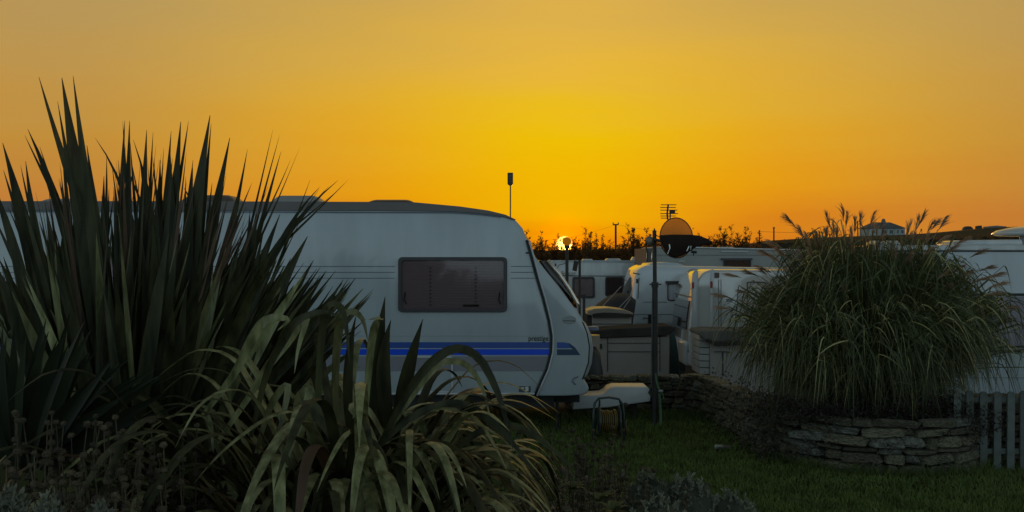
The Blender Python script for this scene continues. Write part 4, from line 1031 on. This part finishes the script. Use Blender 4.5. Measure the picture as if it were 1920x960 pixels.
for k in range(60):
    tx_ = rp_.uniform(0, 520); ty_ = 250+abs(tx_-250)*.35+rp_.uniform(0,150); bx = 230+(tx_-230)*.45
    Yk = YF+rp_.uniform(-.4,.3); bend = rp_.uniform(-30,30)
    flax_leaf(fl, P(bx,800,Yk), P((bx+tx_)/2+bend,540,Yk), P(tx_+bend*.5,ty_,Yk), rp_.uniform(5,13)*YF/1920, phorm if k % 3 else phormdead, fork=rp_.choice([0,1,2]))
# smaller dark flax, lower left corner
YL = 5.0
f2 = thing('young_flax', 'shorter blue-green flax fanning up at far left before the tall clump', 'flax plant', (PX(30,YL),YL,gz(PX(30,YL),YL)))
for k in range(70):
    t = k/69; a0 = radians(-40+100*t)+rp_.gauss(0,.07); L = rp_.uniform(200,290); bx = 20+60*t+rp_.uniform(-30,30); by = 860+rp_.uniform(-10,30)
    Yk = YL+rp_.uniform(-.35,.35); tip = (bx+sin(a0)*L, by-cos(a0)*L)
    flax_leaf(f2, P(bx,by,Yk), P((bx+tip[0])/2-12, (by+tip[1])/2-14, Yk-.05), P(*tip, Yk-.1), rp_.uniform(14,26)*YL/1920, mat('flax_leaf_bluegreen',(.020,.026,.012),.5,spec=.3,var=.35,vscale=3,trans=.1), fork=0)
# arching flax in the middle
YM = 5.1
f3 = thing('arching_flax', 'lower flax clump with olive leaves bent over and drooping before the striped caravan', 'flax plant', (PX(640,YM),YM,gz(PX(640,YM),YM)))
def droop(az, el, L, w, kink, m, b0):
    """leaf that rises, then folds over and hangs"""
    n = 24; p = Vector(b0); d0 = Vector((cos(az)*cos(el), sin(az)*cos(el), sin(el))); path = [p.copy()]; e = el
    for i in range(n):
        t = i/n
        rate = .03 if t < kink else (.24 if t < kink+.26 else .06)
        e -= rate*rp_.uniform(.7,1.3); e = max(e, -1.45)
        p = p+Vector((cos(az)*cos(e), sin(az)*cos(e), sin(e)))*L/n; path.append(p.copy())
    over = max(960+q.x*1920/max(q.y,1) for q in path)-1050   # keep the clump inside its own bed
    if over > 0:
        sh = over/1920*YM; path = [q-Vector((sh*1.05,0,0)) for q in path]
    side = Vector((-sin(az), cos(az), 0)); face = Vector((cos(az)*-.4, sin(az)*-.4, 1)).normalized()
    n2 = len(path); ws = [w*lerp_tab([(i/11, v) for i, v in enumerate([.7,.8,.88,.94,1,1,1,.95,.85,.66,.4,.04])], k/(n2-1)) for k in range(n2)]
    mb = MB(); vs = []
    for i, q in enumerate(path):
        t = (path[min(i+1,n2-1)]-path[max(i-1,0)]).normalized(); u = side; nn_ = u.cross(t).normalized(); h = ws[i]/2
        vs += [q-u*h+nn_*h*.22, q-nn_*h*.1, q+u*h+nn_*h*.22]
    mb.add(vs, [(i*3+j, i*3+j+1, (i+1)*3+j+1, (i+1)*3+j) for i in range(n2-1) for j in range(2)])
    return mb.build('leaf', m, f3, smooth=True)
for k in range(272):
    az = rp_.uniform(0, 2*pi); near = sin(az) < .2
    el = radians(rp_.uniform(38, 82)); L = rp_.uniform(1.1, 1.7)
    cx_ = PX(640,YM)+cos(az)*rp_.uniform(.05,.55)+rp_.gauss(0,.16)-(.45 if k > 225 else 0); cy_ = YM+sin(az)*rp_.uniform(.03,.3)
    z0 = gz(cx_,cy_)+rp_.uniform(.0,.25)
    m_ = phormdead if rp_.random() < .03 else (phorm if rp_.random() < .38 else phorm2)
    if cos(az) > .3: L *= .84
    droop(az, el, L, rp_.uniform(.036,.062), rp_.uniform(.36,.66), m_, (cx_,cy_,z0))
KM = [((690,840),(700,700),(722,556),26,0),((740,830),(752,720),(793,598),24,0),((715,800),(700,640),(715,610),26,0),((740,840),(700,700),(733,600),24,0),((660,840),(640,700),(668,590),16,0)]
for a,b,c,w,fk in KM:
    flax_leaf(f3, P(a[0],a[1],YM), P(b[0],b[1],YM-.1), P(c[0],c[1],YM-.1), w*YM/1920*1.15, phorm, fork=fk, face=Vector((.2,-1,0)).normalized(), tw=.2)
AR = [ # polyline arcs from the photograph
 [(700,860),(745,770),(790,700),(830,664),(865,655),(900,675),(930,730),(950,790),(962,845)],
 [(700,850),(760,760),(815,690),(850,678),(880,690),(905,730),(920,790)],
 [(640,850),(628,740),(632,640),(640,600),(660,585),(680,600),(690,640)],
 [(600,850),(596,740),(606,600),(622,572),(640,580),(650,620),(655,680)],
 [(480,850),(500,780),(520,740),(540,725),(528,790),(505,850)],
 [(560,860),(552,800),(560,745),(580,735),(560,800),(535,870),(528,930)],
 [(640,840),(600,770),(560,760),(600,790),(640,850),(655,910)],
 [(720,820),(690,770),(660,765),(690,800),(715,850)],
 [(800,820),(790,790),(760,775),(790,800),(820,850),(832,880)],
 [(690,860),(760,790),(830,760),(880,765),(930,800),(975,850),(1010,900)],
 [(680,860),(690,700),(700,620),(715,598),(690,600)],
 [(880,850),(920,850),(955,880),(975,930),(990,960)],
 [(840,850),(900,810),(960,800),(1020,830),(1075,880)],
 [(420,870),(395,810),(385,780),(395,800),(400,850)],
 [(400,840),(470,740),(500,690),(540,640),(560,610),(575,600),(560,650),(552,700)],
 [(470,820),(500,700),(530,640),(560,600),(610,585),(640,600)],
 [(380,780),(440,700),(470,640),(500,600),(540,600),(520,620)],
]
def spline(pts, Y, n=14):
    ps = [P(a,b,Y-.25*(i/len(pts))) for i,(a,b) in enumerate(pts)]; out = []
    m_ = len(ps)
    for k in range(n):
        t = k/(n-1)*(m_-1); i = min(int(t), m_-2); f = t-i
        p0, p1, p2, p3 = ps[max(i-1,0)], ps[i], ps[i+1], ps[min(i+2,m_-1)]
        out.append(.5*((2*p1)+(p2-p0)*f+(2*p0-5*p1+4*p2-p3)*f*f+(3*p1-p0-3*p2+p3)*f**3))
    return out
for i, pts_ in enumerate(AR):
    path = spline(pts_, YM-.2+.1*(i % 3), 18); w = rp_.uniform(.034,.05)
    flax_leaf(f3, None, path, None, w, phorm2 if i % 3 else phorm, face=Vector((.35,-.75,.55)).normalized(), tw=.3)

# ------------------------------------------------------------------ ornamental grass
rg = random.Random(33); YG = 10.4
og = thing('ornamental_grass', 'huge rounded ornamental grass clump with feathery tan plumes growing in the stone planter', 'grass clump', (PX(1622,YG),YG,.45))
mb = MB(); dry = MB(); bc = Vector((PX(1620,YG), YG, .45))
for tf in range(300):
    A0 = rg.uniform(0,2*pi); PH = math.asin(min(1, rg.random()**.85)); Q = rg.uniform(.55,1.10) if tf % 3 else rg.uniform(.35,.7)
    Q *= 1+.11*sin(3*A0+1.2)+.09*sin(7*A0+PH*5)+(.06 if cos(A0) < 0 and PH < .5 else 0)
    OUT = rg.uniform(-.05,.3); AZ = A0+rg.gauss(0,.9)
    for k in range(42):
        a = A0+rg.gauss(0,.16)/max(.35,cos(PH)); ph_ = PH+rg.gauss(0,.10); q = Q*rg.uniform(.82,1.08)
        rb = rg.random()**.5*.4; b0 = bc+Vector((cos(a)*rb, sin(a)*rb*.8, rg.uniform(-.05,.1)))
        rx_ = 1.22*cos(ph_)*q; apex = bc+Vector((cos(a)*rx_, sin(a)*rx_*.85, .62+(1.0*sin(ph_))*q+rg.gauss(0,.04)))
        hang = rg.uniform(.10,.40)*(1+.4*cos(ph_)); a3 = AZ+rg.gauss(0,.8); out_ = rg.uniform(.04,.2)+max(0,OUT)*.4
        e1 = apex+Vector((cos(a3)*out_, sin(a3)*out_, -hang*.3)); e2 = apex+Vector((cos(a3)*out_*1.3, sin(a3)*out_*1.3, -hang*rg.uniform(.6,1.5)))
        mid = b0.lerp(apex, .6)+Vector((-cos(a)*.12, -sin(a)*.12, .12+.1*cos(ph_)))
        path = bez(b0, mid, apex, 5)+bez(apex, apex.lerp(e1,.7)+Vector((0,0,hang*.2)), e2, 6)[1:]
        w = rg.uniform(.006,.015)
        (dry if k % 8 == 0 else mb).ribbon(path, [w,w,w*1.1,w*1.1,w*1.05,w,w*.9,w*.7,w*.45,w*.08], Vector((rg.gauss(0,1), rg.gauss(-.5,1), rg.gauss(0,1))).normalized())
for k in range(1500):   # thin stiff shoots breaking the top outline
    a = rg.uniform(0,2*pi); r_ = rg.uniform(.2,1.15); tp = bc+Vector((cos(a)*r_, sin(a)*r_*.8, .62+1.0*math.sqrt(max(0,1-(r_/1.3)**2))+rg.uniform(-.05,.30)))
    b0 = bc+Vector((cos(a)*r_*.3, sin(a)*r_*.3, .5)); path = bez(b0, b0.lerp(tp,.6)+Vector((0,0,.12)), tp, 6)
    mb.ribbon(path, [.006,.006,.006,.005,.004,.001], Vector((rg.gauss(0,1),-1,0)).normalized())
for k in range(1300):   # skirt of old blades hanging over the planter
    a = rg.uniform(0,2*pi); r_ = rg.uniform(.5,1.05); t0_ = bc+Vector((cos(a)*r_, sin(a)*r_*.85, rg.uniform(.25,.7)))
    b0 = bc+Vector((cos(a)*.3, sin(a)*.3, .15)); e2 = t0_+Vector((cos(a)*.12+rg.gauss(0,.06), sin(a)*.1, -rg.uniform(.2,.5)))
    path = bez(b0, t0_+Vector((0,0,.1)), e2, 7); w = rg.uniform(.004,.008)
    mb.ribbon(path, [w,w,w,w*.9,w*.7,w*.4,w*.05], Vector((rg.gauss(0,1),-1,rg.gauss(0,1))).normalized())
tag(mb.build('blades', grassb, og), kind='stuff')
tag(dry.build('lit_blades', mat('lit_blade_pale',(.36,.34,.14),.5,var=.3,trans=.2), og), kind='stuff')  # pale colour stands in for blades catching the light
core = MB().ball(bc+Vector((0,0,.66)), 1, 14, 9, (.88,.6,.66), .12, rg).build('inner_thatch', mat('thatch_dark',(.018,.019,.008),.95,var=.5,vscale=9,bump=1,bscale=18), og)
def plume(tip, lean, size, n=60, bend=.0):
    b0 = bc+Vector((rg.uniform(-.2,.2)+(tip.x-bc.x)*.25, rg.uniform(-.25,.25), .6))
    pth = bez(b0, Vector((b0.x+(tip.x-b0.x)*(.75-.25*min(1,abs(lean))), (b0.y+tip.y)/2, tip.z-(.5-.36*min(1,abs(lean))))), tip, 12)
    mbb = MB().tube(pth[:10], .0035, 3, cap=False)
    d = (pth[-1]-pth[-4]).normalized(); st0 = tip-d*size*.55
    for _ in range(n):
        t = rg.random(); p = st0.lerp(tip, t); L = size*rg.uniform(.3,.6)*(1.15-.6*t)
        dd = (d+Vector((rg.gauss(lean*.18,.16), rg.gauss(0,.16), rg.gauss(.04,.10)))).normalized()
        q = p+dd*L+Vector((lean*.25,0,-.15))*L
        mbb.ribbon([p, p+dd*L*.5, q], [.003,.0055,.001], Vector((rg.gauss(0,1),-1,rg.gauss(0,1))).normalized())
    return mbb.build('plume', plumem, og)
PLM = [(1478,408,-1),(1500,428,-1),(1512,440,-.5),(1550,404,.1),(1562,420,0),(1580,390,-.3),(1588,402,.2),(1602,412,.2),(1612,405,.6),(1637,404,.5),(1641,422,.3),(1708,420,-.6),(1722,410,-.3),(1732,402,.1),(1748,418,.7),(1758,414,.7),(1772,410,.8),
 (1445,452,-1),(1430,470,-1),(1402,508,-1.2),(1370,514,-1.3),(1348,552,-1.4),(1352,575,-1.3),(1425,500,-1),(1460,468,-.8),(1810,447,1.1),(1790,462,1),(1840,470,1.2),(1855,500,1.3),(1873,512,1.4),(1878,530,1.4),(1868,548,1.3),(1896,576,1.4),(1882,596,1.4),(1850,520,1.1),
 (1690,452,.2),(1672,462,.4),(1650,450,.3),(1620,448,.2),(1575,452,-.3),(1545,455,-.4),(1520,470,-.5),(1600,470,0),(1700,480,.6),(1740,470,.5),(1765,482,.7),(1565,480,-.2),(1636,478,.2),(1720,500,.6),(1490,500,-.6),(1530,440,-.2),(1595,432,0),(1550,432,-.1),(1655,430,.2),(1800,500,.9),(1770,446,.8),(1716,440,0),(1740,440,.3)]
for a, b, l_ in PLM:
    Yp_ = YG+rg.uniform(-.55,.3); plume(P(a,b,Yp_), l_, .29 if b < 430 else .25, n=44)
for k in range(46):
    a = rg.uniform(0,2*pi); r_ = rg.uniform(.3,1.3); tp = bc+Vector((cos(a)*r_, sin(a)*r_*.8, .66+1.03*math.sqrt(max(0,1-(r_/1.42)**2))+rg.uniform(-.02,.16)))
    plume(tp, max(-1.2,min(1.2,cos(a)*r_))*.8, rg.uniform(.16,.24), n=34)
# low dark shrub spilling over the planter
ls_ = thing('spreading_shrub', 'low dark twiggy shrub spilling over the planter rim towards the picket fence', 'shrub', (PX(1770,9.9),9.9,.42))
mb = MB(); stm = MB()
for c_, r_, n_ in (((1620,775),(.62,.35,.14),2200),((1740,770),(.55,.35,.19),2600),((1815,785),(.36,.3,.20),2600),((1780,800),(.34,.3,.2),1800),((1540,770),(.4,.3,.12),1100),((1480,770),(.3,.3,.14),700)):
    leaf_cloud(mb, P(*c_,9.75), r_, n_, .035, .014, rg, up=.6, shell=.5)
for k in range(90):
    b0 = P(rg.uniform(1600,1790), rg.uniform(775,800), 9.8+rg.uniform(-.1,.2)); L = rg.uniform(.15,.42)
    e = b0+Vector((rg.uniform(-.2,.75), rg.uniform(-.5,.2), rg.uniform(.0,.35))).normalized()*L
    stm.tube([b0, b0.lerp(e,.5)+Vector((0,0,.03)), e], [.004,.003,.002], 3, cap=False)
    for _ in range(14):
        p = b0.lerp(e, rg.uniform(.3,1)); d = ((e-b0).normalized()+Vector((rg.gauss(0,.6),rg.gauss(0,.6),rg.gauss(0,.6)))).normalized()
        mb.card(p, d, d.cross(Vector((.3,1,.2))).normalized(), .035, .012)
mb.build('foliage', shrubm, ls_); stm.build('twigs', twigm, ls_)
# ivy and weeds on the side wall
iv = thing('ivy', 'dark ivy and creeping weeds covering the wall left of the planter', 'ivy', (2.6,11,0))
mb = MB()
for k in range(3000):
    t = rg.random()**.4; s_ = t*(len(wp)-2)+1; i = min(int(s_), len(wp)-2); f = s_-i
    x = wp[i][0]+(wp[i+1][0]-wp[i][0])*f; y = wp[i][1]+(wp[i+1][1]-wp[i][1])*f
    dens = .25+.75*t
    if rg.random() > dens: continue
    z = rg.random()**(1.8-t)*(.40+.28*t); q = Vector((x-.12-rg.random()*.10*(1+t), y-.05-rg.random()*.1, z))
    if rg.random() < .25: q.x += .2; q.z = .5+rg.random()*.12
    d = Vector((rg.gauss(-.3,.7), rg.gauss(-.4,.6), rg.gauss(-.2,.8))).normalized(); u = d.cross(Vector((rg.gauss(-1,.6),rg.gauss(-.6,.4),rg.gauss(0,.4)))).normalized()
    mb.card(q, d, u, rg.uniform(.02,.045), rg.uniform(.012,.03))
tag(mb.build('leaves', ivym, iv), kind='stuff')
mb = MB()
for k in range(38):
    a0 = radians(rg.uniform(170,370)); z0_ = rg.uniform(.02,.46)
    for j in range(34):
        a = a0+rg.gauss(0,.05); q = Vector((cxp+(rxp+.10+rg.random()*.03)*cos(a), cyp+(ryp+.10+rg.random()*.03)*sin(a), max(.01, z0_+rg.gauss(0,.045))))
        d = Vector((rg.gauss(cos(a)*.3,.6), rg.gauss(sin(a)*.3,.6), rg.gauss(-.3,.6))).normalized(); u = d.cross(Vector((cos(a),sin(a),rg.gauss(0,.3)))).normalized()
        mb.card(q, d, u, rg.uniform(.015,.035), rg.uniform(.01,.02))
tag(mb.build('moss_and_weeds', ivym, pl), kind='stuff')
# weeds around the wall foot and planter
mb = MB()
for k in range(2600):
    if rg.random() < .5: x = rg.uniform(1.2,2.5); y = 12.9-rg.random()*.5
    else:
        a = radians(rg.uniform(165,376)); x = cxp+(rxp+.12+rg.random()*.1)*cos(a); y = cyp+(ryp+.12+rg.random()*.08)*sin(a)
    L = rg.uniform(.04,.13); b0 = Vector((x,y,0)); tip = b0+Vector((rg.gauss(0,.35),rg.gauss(0,.35),1))*L
    mb.ribbon([b0, b0.lerp(tip,.55)+Vector((0,0,.01)), tip], [.006,.005,.001], Vector((rg.gauss(0,1),-1,0)).normalized())
wd = tag(mb.build('wall_foot_grass', lawnb), 'rough long grass growing along the foot of the stone wall and planter', 'grass', kind='stuff')

# ------------------------------------------------------------------ lawn blades
mb = MB(); rl = random.Random(3)
for k in range(52000):
    y = 7.2+5.9*rl.random()**1.1; hx_ = y*.52; x = rl.uniform(-.3, hx_)
    if (x-cxp)**2/(rxp+.1)**2+(y-cyp)**2/(ryp+.1)**2 < 1: continue
    if y > 10.1 and x > 2.6: continue
    L = rl.uniform(.02,.05); z = gz(x,y)
    dx, dy = rl.gauss(0,.4)*L, rl.gauss(0,.4)*L; w = rl.uniform(.004,.008); a = rl.uniform(-.8,.8)
    ux, uy = cos(a)*w, sin(a)*w
    mb.add([(x-ux,y-uy,z),(x+ux,y+uy,z),(x+dx,y+dy,z+L)], [(0,1,2)])
tag(mb.build('lawn_grass', lawnb), 'short mown dark green lawn between flower bed and stone planter', 'grass', kind='stuff')

# ------------------------------------------------------------------ seed heads
rs_ = random.Random(17)
def whorl(mb, c, r):
    mb.ball(c, r*.7, 7, 5, (1,1,.85), .14, rs_)
    for k in range(20):
        a = rs_.uniform(0,2*pi); d = Vector((cos(a), sin(a), rs_.uniform(-.9,1.0))).normalized()
        mb.card(Vector(c)+d*r*.35, d, d.cross(Vector((rs_.gauss(0,1),rs_.gauss(0,1),1))).normalized(), r*.6, r*.28)
def clump(px, qtop, Y, n, wpx, hmul, label, leafm=ivym, rad=.026):
    x0 = PX(px,Y); t = thing('seedhead_plant', label, 'seed-head plant', (x0,Y,gz(x0,Y)), group='brown seed-head perennials in the flower bed')
    zt = PZ(qtop,Y)
    for k in range(n):
        x = x0+rs_.uniform(-1,1)*wpx*Y/1920/2; y = Y+rs_.uniform(-.25,.25); z0 = gz(x,y)
        h = (zt-z0)*rs_.uniform(.72,1.0); lean = Vector((rs_.gauss(0,.07), rs_.gauss(0,.05), 0))
        top = Vector((x,y,z0+h))+lean*h; b0 = Vector((x,y,z0)); pth = bez(b0, b0.lerp(top,.5)-lean*.1, top, 6)
        m = MB().tube(pth, [.0045,.004,.004,.0035,.003,.0025], 4, cap=False)
        nw = rs_.choice([2,3,3,4]); 
        for j in range(nw):
            f = 1-j*.13-rs_.uniform(0,.03); p = pth[-1] if j == 0 else b0.lerp(top, f)
            whorl(m, p, rad*rs_.uniform(.75,1.1)*(1 if j else .85))
        m.build('stem', seedm, t)
    lf = MB()
    for k in range(n*14):
        p = Vector((x0+rs_.uniform(-1,1)*wpx*Y/1920/2, Y+rs_.uniform(-.3,.3), 0)); p.z = gz(p.x,p.y)+rs_.random()*(zt-gz(p.x,p.y))*.6
        d = Vector((rs_.gauss(0,1),rs_.gauss(0,1),rs_.gauss(.2,.6))).normalized(); lf.card(p, d, d.cross(Vector((rs_.gauss(0,.5),rs_.gauss(0,.5),1))).normalized(), rs_.uniform(.05,.11), rs_.uniform(.02,.045))
    lf.build('foliage', leafm, t)
    return t
clump(60, 785, 4.3, 20, 150, 1, 'clump of brown whorled seed heads in the far left corner under the young flax')
clump(190, 780, 4.4, 22, 150, 1, 'clump of brown whorled seed heads second from the left edge of the flower bed')
clump(310, 800, 4.5, 18, 140, 1, 'clump of brown whorled seed heads between the left corner and the arching flax')
clump(90, 850, 3.9, 14, 170, 1, 'shorter seed-head clump nearest the camera above the silver leaves at bottom left')
clump(250, 860, 3.95, 14, 160, 1, 'shorter seed-head clump at the bottom edge, left of the arching flax')
clump(1030, 790, 7.4, 16, 120, 1, 'seed-head clump just right of the arching flax tips, below the caravan steady', rad=.03)
clump(1110, 800, 7.2, 18, 130, 1, 'seed-head clump in front of the cable reel', rad=.026)
clump(1170, 850, 6.6, 18, 150, 1, 'lower seed-head clump right of centre, in front of the lawn', rad=.026)
clump(1060, 880, 6.0, 16, 150, 1, 'seed-head clump at the bottom edge right of the arching flax', rad=.022)
clump(1230, 895, 6.2, 12, 120, 1, 'small seed-head clump beside the silver shrub at bottom centre', rad=.022)
def silver(px, qt, Y, wpx, label, n=3600):
    x = PX(px,Y); z0 = gz(x,Y); zt = PZ(qt,Y); t = thing('silver_shrub', label, 'shrub', (x,Y,z0), group='silver-leaved shrubs at the front of the bed')
    mb = MB(); r = wpx*Y/1920/2; hz = (zt-z0)
    for k in range(int(n/14)):
        a = rs_.uniform(0,2*pi); e = 1.45*rs_.random()**1.6+.03; c_ = Vector((x+cos(a)*cos(e)*r, Y+sin(a)*cos(e)*r*.8, z0+sin(e)*hz*rs_.uniform(.8,1.0)))
        ax = (c_-Vector((x,Y,z0))).normalized()
        for j in range(14):
            d = (ax+Vector((rs_.gauss(0,.7),rs_.gauss(0,.7),rs_.gauss(.1,.6)))).normalized(); p = c_-ax*rs_.random()*.05
            mb.card(p, d, d.cross(Vector((rs_.gauss(0,1),rs_.gauss(0,1),rs_.gauss(0,1)))).normalized(), rs_.uniform(.018,.04), .012)
    mb.build('foliage', silverm, t)
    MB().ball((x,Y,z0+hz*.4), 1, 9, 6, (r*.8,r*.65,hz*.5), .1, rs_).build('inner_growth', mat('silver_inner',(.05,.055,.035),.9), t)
silver(20, 905, 3.8, 150, 'silver-grey feathery shrub in the extreme bottom left corner')
silver(95, 922, 3.7, 140, 'silver-grey shrub second from the bottom left corner')
silver(190, 938, 3.65, 130, 'lowest silver-grey shrub, right end of the bottom left group')
silver(1215, 880, 6.5, 150, 'silver-grey shrub at bottom centre beside the seed heads')
silver(1290, 884, 6.5, 170, 'middle silver-grey shrub at the lawn edge, bottom centre')
silver(1372, 915, 6.5, 150, 'rightmost silver-grey shrub, cut by the bottom edge of the lawn')
silver(1230, 925, 5.9, 200, 'silver-grey shrub nearest the camera at bottom centre')
# dark ground cover filling the bed, broad leaves
mb = MB(); rc = random.Random(9)
for k in range(15000):
    x = rc.uniform(-4.2, 2.0); y = rc.uniform(2.9, 7.8)
    if x > .9 and y > 7.2: continue
    lim = 1.15+.9*sstep(4.5,6.3,y)-.75*sstep(6.6,7.8,y)
    if x > lim: continue
    z = gz(x,y)+rc.random()**1.4*(.26+.12*sin(x*5+y*3))
    d = Vector((rc.gauss(0,1),rc.gauss(0,1),rc.gauss(.3,.5))).normalized()
    mb.card(Vector((x,y,z)), d, d.cross(Vector((rc.gauss(0,.5),rc.gauss(0,.5),1))).normalized(), rc.uniform(.04,.10), rc.uniform(.02,.05))
tag(mb.build('bed_ground_cover', ivym), 'tangled dark leafy ground cover filling the flower bed', 'ground cover', kind='stuff')
for (px_, q, Y) , l_ in zip([(1075,905,6.1),(1125,925,5.9),(180,895,4.2),(1150,945,5.6)], ['yellow-green leafy rosette below the cable reel','small yellow-green rosette right of the first one','yellow-green leafy rosette among the left seed heads','broad green leafed plant at the bottom edge, right of centre']):
    x = PX(px_,Y); t = thing('leafy_plant', l_, 'plant', (x,Y,gz(x,Y))); zt = PZ(q,Y); z0 = gz(x,Y)
    MB().tube([(x,Y,z0),(x,Y,zt-.03)], .006, 5).build('stem', seedm, t)
    for k in range(11):
        a = 2*pi*k/11+rc.uniform(-.2,.2); b0 = Vector((x,Y,zt-.05)); tip = b0+Vector((cos(a)*.09, sin(a)*.09, rc.uniform(.0,.06)))
        MB().ribbon(bez(b0, b0.lerp(tip,.5)+Vector((0,0,.03)), tip, 6), [.006,.03,.042,.038,.022,.002], Vector((0,0,1)), .2).build('leaf', yelleaf, t, smooth=True)
